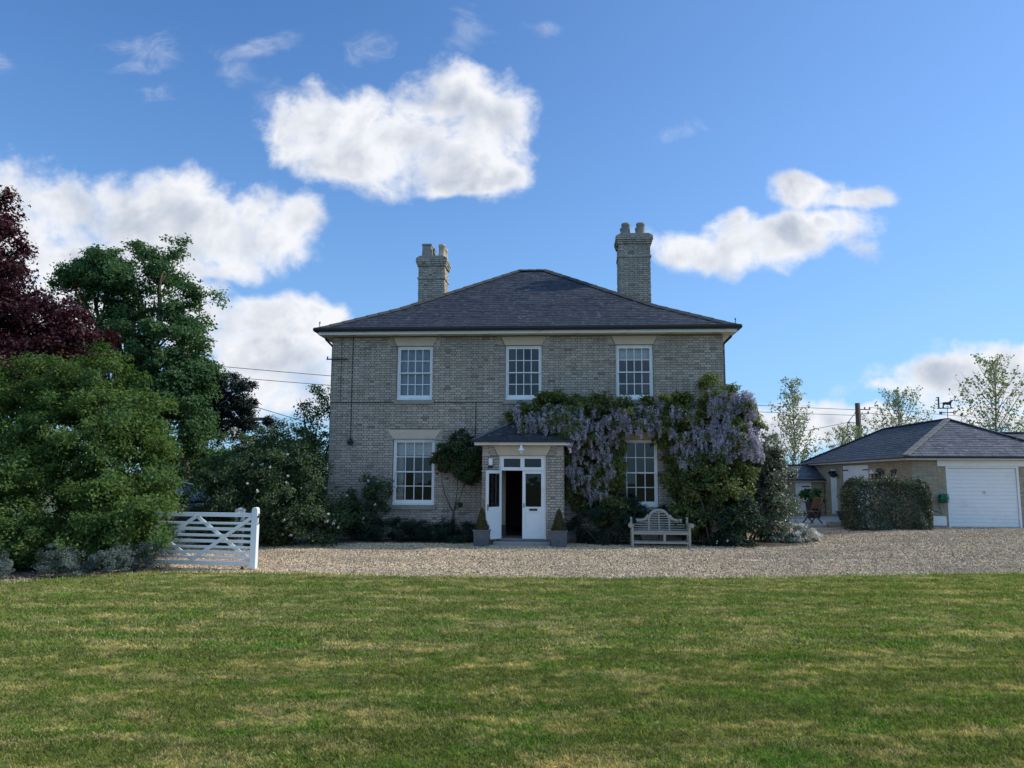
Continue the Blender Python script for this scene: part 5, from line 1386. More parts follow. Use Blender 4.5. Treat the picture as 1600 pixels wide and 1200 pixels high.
from mathutils.geometry import tessellate_polygon
mb = MB(); n = len(an); tris = tessellate_polygon([[Vector((p[0], p[1], 0)) for p in an]])
mb._add([(p[0], -.012, p[1]) for p in an] + [(p[0], .012, p[1]) for p in an], [tuple(t_) for t_ in tris] + [(t_[2] + n, t_[1] + n, t_[0] + n) for t_ in tris] + [(i, (i + 1) % n, n + (i + 1) % n, n + i) for i in range(n)])
o = mb.build('animal_plaque', M['iron'], None, (x, y, 2.30)); o.rotation_euler.z = -YAW - math.pi / 2; tag(o, 'small dark animal shaped plaque on the garage wall right of the iron wheel', 'plaque')
x, y, _ = on_side(7.5, .22, 0)
hb = empty('hanging_basket', (x, y, 2.28), -YAW, 'dark hanging basket beside the white garage side door', 'basket')
mb = MB().lathe([(.02, -.16), (.12, -.12), (.17, 0), (.15, .02), (.0, .01)], 12); mb.build('bowl', M['iron'], hb); MB().bar((.2, 0, .22), (-.02, 0, .22), .02, .02).build('bracket', M['iron'], hb)
P, N, tt = clumps([((0, 0, .06), (.16, .16, .10))], 25, 12, .05); leaves('foliage', M['bedleaf'], P, N, .05, tt, hb)
# patio, folding chair, dark tub, potted plant
pz = .40
mb = MB(); c4p = [gw(-4.6, .35), gw(-2.95, .35), gw(-.25, 2.3), gw(-.25, 7.45), gw(-5.5, 7.45)]
n = len(c4p); mb._add([(p[0], p[1], .15) for p in c4p] + [(p[0], p[1], pz) for p in c4p], [tuple(range(n - 1, -1, -1)), tuple(range(n, 2 * n))] + [(i, (i + 1) % n, n + (i + 1) % n, n + i) for i in range(n)])
mb.build('patio', M['concrete'], kind='structure')
def folding_chair(loc, rz, label):
    r = empty('folding_chair', loc, rz, label, 'chair')
    for s in (-1, 1):
        MB().bar((s * .2, -.28, 0), (s * .2, .16, .45), .03, .045, up=(0, 1, 0)).build('leg', M['wood'], r); MB().bar((s * .235, .26, 0), (s * .235, -.20, .44), .03, .045, up=(0, 1, 0)).build('leg', M['wood'], r)
        MB().bar((s * .2, .14, .42), (s * .2, .36, .98), .03, .05, up=(0, 1, 0)).build('back_post', M['wood'], r)
    for k in range(6): MB().box(-.24, .24, -.24 + k * .075, -.24 + k * .075 + .06, .44, .46).build('seat_slat', M['wood'], r)
    for k in range(5):
        z = .56 + k * .085; yy = .14 + (z - .42) * .39; MB().box(-.19, .19, yy - .01, yy + .01, z, z + .06).build('back_slat', M['wood'], r)
x, y, _ = gw(-3.2, 1.15); folding_chair((x, y, pz), -R(68), 'brown folding slatted chair on the patio beside the grey green shrub')
x, y, _ = gw(-.95, 3.6); tb = empty('dark_tub', (x, y, pz), 0, 'low dark round tub on the patio below the white garage side door', 'tub')
MB().lathe([(.0, 0), (.40, 0), (.50, .30), (.54, .31), (.54, .36), (.48, .36), (.45, .30), (.0, .28)], 20).build('tub_body', M['black'], tb, smooth=False)
x, y, _ = gw(-1.75, 5.6); pp = empty('potted_plant', (x, y, pz), 0, 'leafy green plant in a dark pot on the patio by the brick pier', 'plant')
MB().lathe([(.0, 0), (.26, 0), (.33, .62), (.36, .63), (.36, .70), (.30, .70), (.0, .64)], 18).build('pot', M['black'], pp)
P, N, tt = clumps([((0, 0, .82), (.45, .42, .30)), ((-.3, 0, .95), (.28, .28, .25)), ((.2, 0, .6), (.3, .3, .3))], 130, 14, .08); leaves('foliage', M['potleaf'], P, N, .13, tt, pp, .5)
x, y, _ = gw(-2.5, 6.2); rk = empty('wire_stand', (x, y, pz), -YAW, 'thin black wire stand in front of the white stable door', 'stand')
mb = MB()
for xx in (-.22, .22):
    mb.tube([(xx, 0, 0), (xx, 0, .95)], .012, 5)
mb.tube([(-.22, 0, .95), (.22, 0, .95)], .012, 5); mb.tube([(-.22, 0, .75), (.22, 0, .75)], .012, 5); mb.build('rails', M['black'], rk)
x, y, _ = gw(-2.55, .42); sb = MB().box(-.32, .32, -.22, .22, 0, .20).build('stone_block', M['stone'], None, (x, y, gzf(x, y)), bevel=.02); sb.rotation_euler.z = -YAW; tag(sb, 'weathered stone kerb block on the gravel at the left end of the hedge', 'stone block')

# ------------------------------------------------------------------ utility pole and wires
up = empty('utility_pole', (21.7, 48.0, gzf(21.7, 48)), R(10), 'dark wooden utility pole with crossarm stays behind the garage', 'pole')
MB().tube([(0, 0, -.3), (0, 0, 3), (0, 0, 6.45)], [.19, .17, .15], 10).build('shaft', M['polewood'], up, smooth=True)
mb = MB(); mb.bar((.1, -.1, 6.05), (.75, -.15, 6.05), .06, .05); mb.bar((.12, -.1, 5.75), (.65, -.13, 5.8), .05, .05); mb.build('bracket', M['iron'], up)
mb = MB(); mb.bar((-.1, 0, 5.2), (-.75, 0, 5.22), .05, .05); mb.bar((-.12, 0, 5.9), (-.72, 0, 5.24), .03, .03); mb.bar((-.12, 0, 4.7), (-.7, 0, 5.2), .03, .03); mb.bar((-.75, 0, 5.2), (-.78, 0, 4.4), .04, .04); mb.build('stay', M['iron'], up)
for p in ((.72, -.15, 6.14), (.62, -.13, 5.88), (.4, -.12, 6.14)):
    MB().lathe([(.02, -.06), (.06, -.04), (.04, 0), (.06, .03), (.02, .07)], 8, p).build('insulator', M['stone'], up)
def wire(a, b, sag, label):
    a, b = Vector(a), Vector(b); pts = []
    for i in range(15):
        t = i / 14; p = a.lerp(b, t); p.z -= sag * 4 * t * (1 - t); pts.append(p)
    o = MB().tube(pts, .014, 4).build('overhead_wire', M['black'], None); tag(o, label, 'wire', 'overhead wires from the pole')
bx, by = 21.7, 48.0
wire((bx, by, 6.4), (-24, 33, 7.8), .35, 'upper overhead wire running left from the pole behind the house'); wire((bx, by, 6.05), (-24, 33.2, 7.35), .4, 'second overhead wire running left from the pole below the upper wire')
wire((bx - .7, by, 5.6), (2, 42, 3.6), .5, 'lowest slack wire dropping left from the pole towards the house')
wire((bx + .7, by - .1, 6.55), (60, 56, 6.2), .6, 'upper overhead wire running right from the pole past the weather vane'); wire((bx + .6, by - .1, 6.2), (60, 56, 5.4), .7, 'lower overhead wire running right from the pole over the garage roof')
wire((-16, 31, 6.6), (-6, 35, 3.6), .1, 'single wire slanting down between the dark conifer and the house')

# ------------------------------------------------------------------ blooms shared as small meshes
def bloom_mesh(name, r, mat, n=16):
    P = RG.normal(size=(n, 3)) * r * .25; N = RG.normal(size=(n, 3)) + np.array([0, -1.0, .6])
    V, F = leaf_arrays(P, N, r * 1.1, .85, RG); me = np_mesh(name, V, F, RG.uniform(0, .99, n)); me.materials.append(mat); return me
BLOOM = {'white': bloom_mesh('rose_bloom', .055, M['whitepetal']), 'red': bloom_mesh('rose_bloom', .075, M['redpetal']), 'yellow': bloom_mesh('rose_bloom', .06, M['yellowpetal'])}
def put_blooms(parent, kind, pts, name='rose_bloom'):
    for p in pts:
        o = bpy.data.objects.new(name, BLOOM[kind]); COL.objects.link(o); o.parent = parent; o.location = p
        o.rotation_euler = (rnd.uniform(-.5, .5), rnd.uniform(-.5, .5), rnd.uniform(-.8, .8)); q = rnd.uniform(.4, .8); o.scale = (q, q, q)
def front_points(blobs, n, lo=-.2):
    out = []
    for _ in range(n):
        c, r = rnd.choice(blobs); r = r if hasattr(r, '__len__') else (r,) * 3
        a = rnd.uniform(-1.2, 1.2); e = rnd.uniform(-.5, .9)
        p = (c[0] + r[0] * math.sin(a) * math.cos(e) * 1.02, c[1] - r[1] * math.cos(a) * math.cos(e) * 1.05, c[2] + r[2] * math.sin(e))
        if p[2] > .15: out.append(p)
    return out

# ------------------------------------------------------------------ wisteria over the front and right corner of the house
def build_wisteria():
    root = empty('climbing_wisteria', (HO[0], HO[1], 0), -YAW, 'large wisteria with hanging lilac flowers climbing over the right half of the brick front', 'wisteria')
    B = [((-.1, -.45, 3.92), (.5, .4, .32)), ((.35, -.7, 3.80), (.7, .45, .32)), ((.95, -.75, 3.72), (.55, .5, .35)), ((1.3, -.6, 3.75), (.5, .5, .5)), ((.5, -1.0, 3.52), (.55, .4, .26)), ((1.0, -1.15, 3.36), (.42, .42, .28)), ((1.38, -.9, 3.3), (.35, .5, .45)), ((.0, -.75, 3.68), (.4, .35, .22)), ((2.55, -.4, 3.35), (.42, .35, .5)), ((2.72, -.35, 2.4), (.28, .3, .7)), ((4.25, -.4, 3.45), (.45, .35, .4)), ((2.6, -.4, 1.2), (.4, .35, .5)), ((.8, -.45, 4.02), (.75, .45, .45)), ((1.8, -.42, 3.95), (.9, .45, .52)), ((2.9, -.4, 3.92), (.9, .42, .48)), ((3.9, -.4, 3.9), (.85, .42, .50)),
         ((4.7, -.42, 3.85), (.75, .45, .65)), ((5.45, -.42, 4.35), (.60, .45, .70)), ((6.05, -.25, 4.2), (.62, .55, .70)), ((6.35, .2, 3.5), (.55, .7, .85)), ((5.75, -.5, 3.25), (.75, .45, .75)),
         ((4.75, -.35, 2.95), (.55, .35, .65)), ((1.65, -.4, 3.1), (.50, .38, .75)), ((2.2, -.35, 2.65), (.45, .32, .75)), ((1.6, -.35, 1.9), (.45, .35, .7)), ((2.2, -.3, 1.6), (.38, .3, .8)), ((4.45, -.25, 2.1), (.35, .25, .75)), ((6.0, -.35, 2.5), (.6, .45, .6)), ((5.2, -.3, 2.2), (.6, .35, .7))]
    P, N, t = clumps(B, 4200, 22, .125, RG, .8, .6, .35)
    k = (P[:, 1] < -.02) | (P[:, 0] > 6.02)
    # leave the ground floor window open
    w = (P[:, 0] > 2.96) & (P[:, 0] < 3.95) & (P[:, 2] < 3.06) & (P[:, 2] > 1.15)
    k &= ~w
    k &= ~((P[:, 0] > -1.25) & (P[:, 0] < 1.18) & (P[:, 2] < 3.12) & (P[:, 1] > -1.75))
    P0 = P[k]
    leaves('foliage', M['wistleaf'], P[k], N[k], .115, t[k], root, .42, RG, droop=.9)
    mb = MB()
    for pts in ([(6.25, -.3, 0), (6.3, -.28, 1.2), (6.2, -.2, 2.6), (6.1, -.15, 3.8)], [(6.2, -.2, 3.4), (5.2, -.12, 3.9), (3.8, -.1, 3.85), (2, -.1, 3.9), (.6, -.1, 3.8)], [(1.55, -.2, 0), (1.6, -.18, 1.2), (1.75, -.12, 2.6), (1.9, -.1, 3.9)], [(1.7, -.12, 2.2), (2.4, -.1, 2.9), (2.5, -.1, 3.8)]):
        mb.tube(pts, [.05, .045, .035, .022, .02][:len(pts)], 6)
    mb.build('stem', M['vinewood'], root, smooth=True)
    protos = []; raw = []
    for q in range(5):
        n = 80; L = rnd.uniform(.22, .32)
        z = -L * RG.uniform(0, 1, n) ** .85; rr = (.078 * (1 + z / L) ** .7 + .010) * RG.uniform(.35, 1.1, n); a = RG.uniform(0, 6.28, n)
        P = np.stack([rr * np.cos(a), rr * np.sin(a), z], 1); N = np.stack([np.cos(a), np.sin(a), np.full(n, .3)], 1) + RG.normal(size=(n, 3)) * .5
        V, F = leaf_arrays(P, N, .042, .8, RG); V = np.concatenate([V, [(-.004, 0, .03), (.004, 0, .03), (.004, 0, -L), (-.004, 0, -L)]]); F = np.concatenate([F, [[4 * n, 4 * n + 1, 4 * n + 2, 4 * n + 3]]]); me = np_mesh('raceme', V, F, np.append(RG.uniform(0, .99, n) * .5, .1)); me.materials.append(M['lilac']); protos.append(me); raw.append((V.copy(), F.copy()))
    spots = []
    def area(n, u0, u1, z0, z1, v0=-.62, v1=-.45):
        for _ in range(n): spots.append((rnd.uniform(u0, u1), rnd.uniform(v0, v1), rnd.uniform(z0, z1)))
    area(34, 1.25, 2.7, 3.2, 4.1, -.84, -.6); area(26, 1.3, 2.55, 2.0, 3.2, -.74, -.55); area(34, -.35, 1.4, 3.4, 4.2, -.88, -.6); area(26, 2.7, 4.4, 3.45, 4.2, -.8, -.6); area(26, 4.3, 5.3, 2.9, 4.1, -.84, -.62)
    area(10, 1.35, 2.5, 1.5, 2.3, -.72, -.6); area(16, 4.4, 5.3, 2.4, 3.1, -.75, -.6)
    n0 = len(spots)
    for _ in range(122):                                             # the heavy fall round the corner
        a = rnd.uniform(-1.15, 1.6); zz = rnd.uniform(2.75, 4.7)
        wdt = .62 + .18 * (4.75 - zz) / 2
        spots.append((5.95 + math.sin(a) * wdt * rnd.uniform(.8, 1.12) + (4.75 - zz) * .08, -.2 - math.cos(a) * .62, zz))
    for _ in range(8): spots.append((rnd.uniform(5.0, 5.9), -.85, rnd.uniform(.75, 1.15)))
    spots = [p for p in spots if not (2.95 < p[0] < 3.95 and p[2] < 3.35)]
    spots = spots[:300]
    more = []                                                        # the many beyond the first three hundred
    for _ in range(120):
        a = rnd.uniform(-1.2, 1.6); zz = rnd.uniform(2.7, 4.65)
        more.append((5.95 + math.sin(a) * (.62 + .18 * (4.75 - zz) / 2) * rnd.uniform(.8, 1.1) + (4.75 - zz) * .08, -.2 - math.cos(a) * .62, zz))
    for n_, u0, u1, z0, z1 in ((45, -.3, 1.4, 3.4, 4.2), (60, 1.2, 2.75, 2.2, 4.15), (40, 2.7, 4.4, 3.45, 4.15), (40, 4.3, 5.3, 2.7, 4.1), (14, 1.35, 2.6, 1.4, 2.3)):
        for _ in range(n_): more.append((rnd.uniform(u0, u1), -.6, rnd.uniform(z0, z1)))
    more = [p for p in more if not (2.95 < p[0] < 3.95 and p[2] < 3.35)]
    n1_ = len(spots); spots = spots + more
    FP = P0
    for i, p in enumerate(spots):
        near = FP[(np.abs(FP[:, 0] - p[0]) < .16) & (np.abs(FP[:, 2] - p[2] + .05) < .2)]
        if len(near) > 6:
            if p[0] > 6.15:
                near2 = near
            spots[i] = (p[0], float(np.percentile(near[:, 1], 4)) - .02 + rnd.uniform(-.03, .06), p[2])
    VV = []; FF = []; TT = []; o_ = 0
    for p in spots[n1_:]:
        V, F = raw[rnd.randrange(len(raw))]; q = rnd.uniform(.75, 1.15); th = rnd.uniform(0, 6.28)
        X_ = np.stack([V[:, 0] * math.cos(th) - V[:, 1] * math.sin(th), V[:, 0] * math.sin(th) + V[:, 1] * math.cos(th), V[:, 2]], 1) * q + np.array(p)
        VV.append(X_); FF.append(F + o_); o_ += len(V); TT.append(np.clip(RG.uniform(0, .55, len(F)) + rnd.uniform(0, .44), 0, .99))
    link('raceme', np_mesh('racemes', np.concatenate(VV), np.concatenate(FF), np.concatenate(TT)), M['lilac'], root, 'stuff')
    for p in spots[:n1_]:
        o = bpy.data.objects.new('raceme', rnd.choice(protos)); COL.objects.link(o); o.parent = root; o.location = p
        o.rotation_euler = (rnd.gauss(0, .12), rnd.gauss(0, .12), rnd.uniform(0, 6.28)); q = rnd.uniform(.75, 1.2); o.scale = (q, q, q * rnd.uniform(.9, 1.15))
build_wisteria()

# ------------------------------------------------------------------ planting against the house
def hbush(name, label, u, v, blobs, mat, leaf, ncl, nleaf, clr, cat='shrub', group=None, **k):
    x, y, _ = hw(u, v); o = bush(name, label, group, (x, y), blobs, mat, leaf, ncl, nleaf, clr, cat=cat, rz=-YAW, **k); return o
rb = [((.62, 0, 2.6), (.3, .2, .45)), ((.5, .02, 2.1), (.3, .16, .35)), ((0, 0, 2.75), (.55, .22, .36)), ((.45, -.02, 2.45), (.42, .22, .5)), ((-.42, 0, 2.5), (.3, .18, .35)), ((.25, 0, 1.95), (.26, .18, .3)), ((.35, 0, 2.95), (.35, .2, .25))]
x, y, _ = hw(-2.2, -.32)
rr = empty('climbing_rose', (x, y, gzf(x, y)), -YAW, 'dark climbing rose with red blooms trained up the wall left of the porch', 'rose')
P, N, t = clumps(rb, 800, 16, .09, RG, .8); leaves('foliage', M['roseleaf'], P, N, .07, t, rr, .6, floor=.1)
mb = MB()
for e in ((.0, 0, 2.6), (.45, -.02, 2.3), (-.4, 0, 2.4)): limb(mb, (.0, .02, 0), (.03, 0, .95), .03, .024, bend=.05, seg=6); limb(mb, (.03, 0, .9), e, .022, .008, seg=5)
limb(mb, (-.25, .05, 0), (.05, 0, 1.0), .018, .012, seg=5)
mb.build('stem', M['vinewood'], rr, smooth=True)
P, N, t = clumps([((.15, 0, 1.2), (.12, .1, .35))], 14, 10, .06); leaves('lower_foliage', M['roseleaf'], P, N, .06, t, rr)
put_blooms(rr, 'red', [(-.55, -.22, 2.62), (-.62, -.2, 2.40), (-.3, -.27, 2.38), (-.42, -.25, 2.02), (-.2, -.26, 2.06), (-.32, -.27, 2.10), (0, -.3, 2.45), (.15, -.29, 2.30), (.4, -.28, 2.25), (.55, -.28, 2.75), (.45, -.27, 2.66), (-.1, -.28, 1.88), (.1, -.25, 1.95), (-.35, -.2, 2.70), (.5, -.25, 1.75)])
o = hbush('wall_shrub', 'dark upright shrub with a few white roses left of the lower left window', -4.85, -.55, [((0, 0, 1.0), (.5, .4, .85)), ((.3, 0, 1.5), (.32, .3, .35)), ((-.35, 0, .7), (.4, .4, .6))], M['roseleaf'], .07, 420, 18, .12)
put_blooms(o, 'white', [(-.42, -.35, 1.35), (-.55, -.3, 1.15), (.2, -.3, 1.78), (.45, -.2, 1.75), (.42, -.3, 1.1), (-.45, -.42, .85), (.12, -.45, .7)])
for i, (u, w, h, lab) in enumerate([(-4.55, .55, .62, 'dark leafy catmint clump under the white rose shrub by the house wall'), (-3.65, .55, .55, 'dark leafy catmint clump below the lower left window sill'), (-2.75, .55, .52, 'dark leafy catmint clump below the red climbing rose'), (-1.95, .5, .5, 'dark leafy catmint clump beside the left lead planter')]):
    hbush('catmint', lab, u, -.62, [((0, 0, h * .5), (w, .36, h * .62)), ((-.3, .1, h * .55), (.3, .25, h * .55)), ((.3, -.05, h * .5), (.3, .28, h * .6))], M['bedleaf'], .07, 330, 18, .09, cat='plant', group='catmint clumps along the left wall', aspect=.28, stems=0, up=1.2)
hbush('bed_shrub', 'dark rounded ferny shrub between the right lead planter and the bench', 2.45, -.75, [((0, 0, .6), (.75, .45, .62)), ((-.6, -.05, .45), (.5, .4, .5)), ((.55, .1, .8), (.5, .35, .45))], M['bedleaf'], .075, 520, 18, .11, aspect=.35, stems=3)
hbush('bed_shrub', 'dark green leafy shrub filling the wall behind the garden bench', 3.75, -.45, [((0, 0, .75), (.85, .35, .55)), ((.9, 0, .8), (.6, .35, .6)), ((-.8, 0, 1.0), (.5, .3, .5))], M['bedleaf'], .075, 520, 18, .11, aspect=.5, stems=3)
o = hbush('leafy_climber', 'mid green broad leaved shrub right of the bench below the wisteria', 5.25, -.75, [((0, 0, 1.6), (.7, .4, .85)), ((.6, .05, 1.2), (.6, .45, 1.0)), ((-.45, .1, 1.2), (.45, .35, .8)), ((.2, -.1, 2.3), (.5, .35, .35)), ((-.1, -.05, .6), (.75, .4, .6)), ((-.5, 0, .7), (.5, .35, .6))], M['wistleaf'], .09, 1000, 18, .12, stems=4)
put_blooms(o, 'yellow', [(-.06, -.5, 2.25)])
hbush('dark_shrub', 'very dark low shrub between the bench and the grey green shrub', 6.05, -.95, [((0, 0, .7), (.65, .4, .7)), ((-.5, 0, .5), (.5, .35, .5))], M['bedleaf'], .075, 400, 18, .11, stems=3)
o = hbush('ground_cover', 'low dark ground cover with small white flowers beside the bench', 5.85, -1.35, [((0, 0, .14), (.6, .25, .16))], M['bedleaf'], .05, 80, 16, .08, cat='plant', stems=0)
put_blooms(o, 'white', [(rnd.uniform(-.5, .5), rnd.uniform(-.25, .05), .2 + rnd.uniform(-.08, .05)) for _ in range(7)], 'flower')
for ch in o.children:
    if ch.name.startswith('flower'): ch.scale = [q * .55 for q in ch.scale]
el = [((0, 0, 1.5), (1.2, .95, 1.45)), ((-.05, -.1, 2.7), (.8, .65, .7)), ((.35, -.15, 2.2), (.8, .7, .7)), ((-.9, -.2, 1.6), (.75, .7, 1.0)), ((.55, 0, 1.75), (.75, .7, .9)), ((.65, -.25, .85), (.75, .85, .85)), ((-.75, -.3, .85), (.8, .75, .85)), ((-.05, .15, 2.35), (.6, .55, .55)), ((.75, 0, 1.6), (.55, .6, .6)), ((.5, .1, 2.0), (.55, .5, .5))]
bush('grey_green_shrub', 'large grey green evergreen shrub at the right corner of the house', None, (7.35, 23.75), el, M['elaeagnus'], .07, 3200, 22, .13, shell=.7, stems=5)
o = bush('white_mound', 'low silvery mound covered in white flowers at the foot of the grey green shrub', None, (8.75, 23.55), [((0, 0, .15), (.5, .4, .25)), ((-.6, -.05, .2), (.45, .35, .3)), ((.25, .1, .12), (.35, .3, .2))], M['silver'], .05, 170, 18, .08, cat='plant', stems=0)
P, N, t = clumps([((0, -.05, .22), (.52, .44, .28)), ((-.6, -.1, .27), (.47, .39, .32)), ((.3, 0, .16), (.36, .32, .21))], 420, 10, .05, RG, .1); leaves('flowers', M['whitepetal'], P, N, .038, t, o, .9, floor=.05)

# ------------------------------------------------------------------ the rose bush, shrubs and trees on the left
ro = [((0, 0, 1.35), (1.6, 1.15, 1.3)), ((-1.15, -.2, 1.1), (1.0, .95, 1.1)), ((1.25, -.1, .95), (.95, .85, .95)), ((.25, .1, 2.05), (1.1, .85, .75)), ((-.7, .1, 1.9), (.8, .7, .65)), ((1.0, 0, 1.7), (.75, .6, .6)), ((-.2, -.5, .55), (1.7, .7, .6)), ((1.3, -.3, .5), (.9, .7, .55)), ((-1.2, -.4, .5), (1.0, .8, .55))]
o = bush('white_rose_bush', 'big dark green rose bush dotted with white blooms behind the open gate', None, (-6.85, 21.9), ro, M['roseleaf'], .07, 3000, 24, .16, shell=.75, stems=6)
put_blooms(o, 'white', [p for p in front_points(ro, 70) if p[0] > .2 or rnd.random() < .25])
sh = [((.5, 0, 2.5), (1.85, 1.7, 2.2)), ((-1.9, 0, 2.2), (1.9, 1.8, 2.0)), ((1.5, -.2, 1.6), (1.2, 1.3, 1.4)), ((.8, .2, 3.9), (1.15, 1.1, 1.2)), ((-.5, 0, 3.5), (1.3, 1.2, 1.15)), ((1.9, -.4, .95), (.9, 1.1, .95)), ((-.4, -1.2, 1.2), (1.9, 1.0, 1.2)), ((-2.4, -.8, 1.3), (1.3, 1.1, 1.3)), ((1.6, .1, 2.5), (.85, .9, .9))]
sh += [((-.6, .5, 2.6), (2.3, 1.5, 2.3)), ((2.6, -1.4, .72), (.78, .45, .8)), ((1.9, -1.35, 1.1), (.8, .5, .9)), ((1.9, -1.3, .9), (.7, .45, .8)), ((2.0, -1.15, 1.1), (.6, .4, .7)), ((2.5, -1.35, .7), (.7, .4, .7)), ((-2.2, -1.7, .6), (1.3, .6, .62)), ((-.5, -1.8, .6), (1.3, .6, .62)), ((.9, -1.9, .45), (.9, .5, .45)), ((1.0, -1.7, .6), (1.1, .6, .62)), ((-2.2, .3, 3.2), (1.5, 1.3, 1.2)), ((1.2, .3, 3.1), (1.0, 1.0, 1.2)), ((.75, .2, 4.4), (.7, .7, .75)), ((-.3, .2, 4.2), (.6, .6, .6))]
bush('flowering_shrub', 'huge yellow green leafy shrub at the left edge beside the white gate', None, (-10.75, 18.3), sh, M['shrubleaf'], .075, 6600, 26, .17, shell=.6, stems=9)
for i, (x, y, lab) in enumerate([(-10.5, 14.3, 'silver leaved shrub at the far left end of the lawn border'), (-9.8, 14.75, 'silver leaved shrub beside the one at the far left lawn corner'), (-8.85, 15.45, 'silver leaved shrub in the middle right of the lawn border'), (-8.25, 15.95, 'silver leaved shrub next to last before the white gate'), (-7.75, 16.55, 'silver leaved shrub nearest the white gate')]):
    q = rnd.uniform(.85, 1.15)
    bush('silver_shrub', lab, 'silver leaved shrubs along the lawn border', (x, y), [((0, 0, .26 * q), (.5 * q, .42 * q, .32 * q)), ((-.25, -.05, .36 * q), (.25, .22, .24)), ((.25, .05, .3 * q), (.3, .24, .26))], M['silver'], .05, 260, 16, .065, stems=0, aspect=.3, up=1.0)
tree('purple_tree', 'tall copper purple leaved tree at the left edge above the green shrub', None, (-16.2, 23.5), [((-17.1, 23, 8.2), (1.9, 2.0, 2.3)), ((-14.4, 22.6, 6.7), (1.8, 1.7, 1.6)), ((-16.5, 22, 5.6), (2.8, 2.0, 2.0)), ((-13.5, 22.6, 5.9), (1.2, 1.3, 1.0)), ((-13.4, 22.6, 5.0), (1.4, 1.3, 1.1)), ((-17.6, 23, 9.6), (1.9, 1.8, 2.0)), ((-16.3, 23, 9.9), (.7, .8, 1.1)), ((-15.1, 22.8, 7.6), (.9, .9, .9)), ((-14.6, 22.3, 4.6), (1.5, 1.4, 1.2))], M['purple'], .12, 3000, 26, .25, r0=.28, shell=.75)
tree('oak_tree', 'tall spreading green oak behind the copper purple tree', None, (-14.3, 30.5), [((-16.8, 30, 9.9), (1.3, 1.2, 1.0)), ((-15.9, 30, 10.5), (.9, .9, .7)), ((-15.2, 30, 9.7), (2.0, 1.8, 1.5)), ((-14.0, 30, 10.65), (.95, .95, .85)), ((-16.4, 30, 10.1), (1.2, 1.2, .9)), ((-12.7, 29.6, 8.1), (1.2, 1.2, 1.15)), ((-14.2, 30, 7.2), (1.9, 1.8, 1.6)), ((-12.55, 29.8, 6.2), (.95, 1.2, 1.15)), ((-14.3, 30, 8.7), (1.4, 1.2, 1.1)), ((-13.6, 30, 6.0), (1.5, 1.2, 1.5)), ((-13.2, 30, 4.6), (1.5, 1.5, 1.5)), ((-16.5, 30, 8.0), (1.9, 1.8, 1.7)), ((-12.7, 29.5, 3.0), (1.3, 1.3, 1.5)), ((-15.2, 30, 5.0), (2.0, 1.6, 2.0))], M['oak'], .125, 3600, 26, .26, r0=.36, shell=.7, extra_limbs=4)
ced = [((-12.9, 33.5, 6.35), (.75, .7, .22)), ((-12.2, 33.5, 5.75), (.95, .7, .2)), ((-11.6, 33.5, 5.05), (.85, .6, .18)), ((-12.5, 33.5, 4.9), (1.2, .8, .25)), ((-11.3, 33.4, 4.25), (1.0, .6, .16)), ((-12.4, 33.5, 4.0), (1.3, .8, .25)), ((-13.4, 33.8, 5.5), (1.2, 1.0, .4)), ((-10.7, 33.4, 4.5), (.5, .4, .12))]
tree('dark_conifer', 'very dark conifer with level branches reaching out right of the oak', None, (-14.3, 34.0), ced, M['cedar'], .15, 800, 26, .18, r0=.28, fork=.75, aspect=.3, flat=.35, shell=.9, cat='tree')
tree('small_tree', 'loose light limbed tree close to the left corner of the house', None, (-7.5, 29.4), [((-7.4, 29.4, 4.2), (.85, .8, .8)), ((-7.0, 29.4, 5.2), (.45, .45, .5)), ((-8.1, 29.4, 4.8), (.5, .5, .35)), ((-7.0, 29.3, 3.2), (.8, .8, .7))], M['midgreen'], .10, 240, 16, .22, r0=.09, shell=.9)
tree('elder_tree', 'pale green feathery tree in the gap left of the house', None, (-9.4, 32.0), [((-9.4, 32, 3.6), (1.3, 1.2, 1.0)), ((-10.4, 32, 3.0), (1.0, 1.0, .9)), ((-8.7, 32, 3.0), (1.0, 1.0, 1.0))], M['palegreen'], .11, 420, 20, .22, r0=.12, shell=.9)
o = tree('hawthorn', 'mid green hawthorn with white blossom behind the parked car', None, (-11.3, 31.2), [((-11.3, 31.2, 2.6), (1.3, 1.1, 1.2)), ((-10.3, 30.8, 2.4), (1.1, 1.0, 1.1)), ((-12.1, 31, 2.0), (1.2, 1.0, 1.2))], M['midgreen'], .10, 520, 22, .22, r0=.1)
P, N, t = clumps([((-.2, -.3, 2.8), (1.0, .9, .9))], 40, 10, .12, RG, .2); leaves('blossom', M['whitepetal'], P, N, .06, t, o, .9)
tree('garden_tree', 'rounded green tree between the rose bush and the house corner', None, (-8.0, 27.2), [((-8.0, 27.2, 2.4), (1.3, 1.1, 1.0)), ((-7.2, 26.8, 2.2), (.95, .9, .9)), ((-8.9, 27.4, 2.0), (1.0, .9, .9))], M['midgreen'], .09, 620, 22, .2, r0=.09)

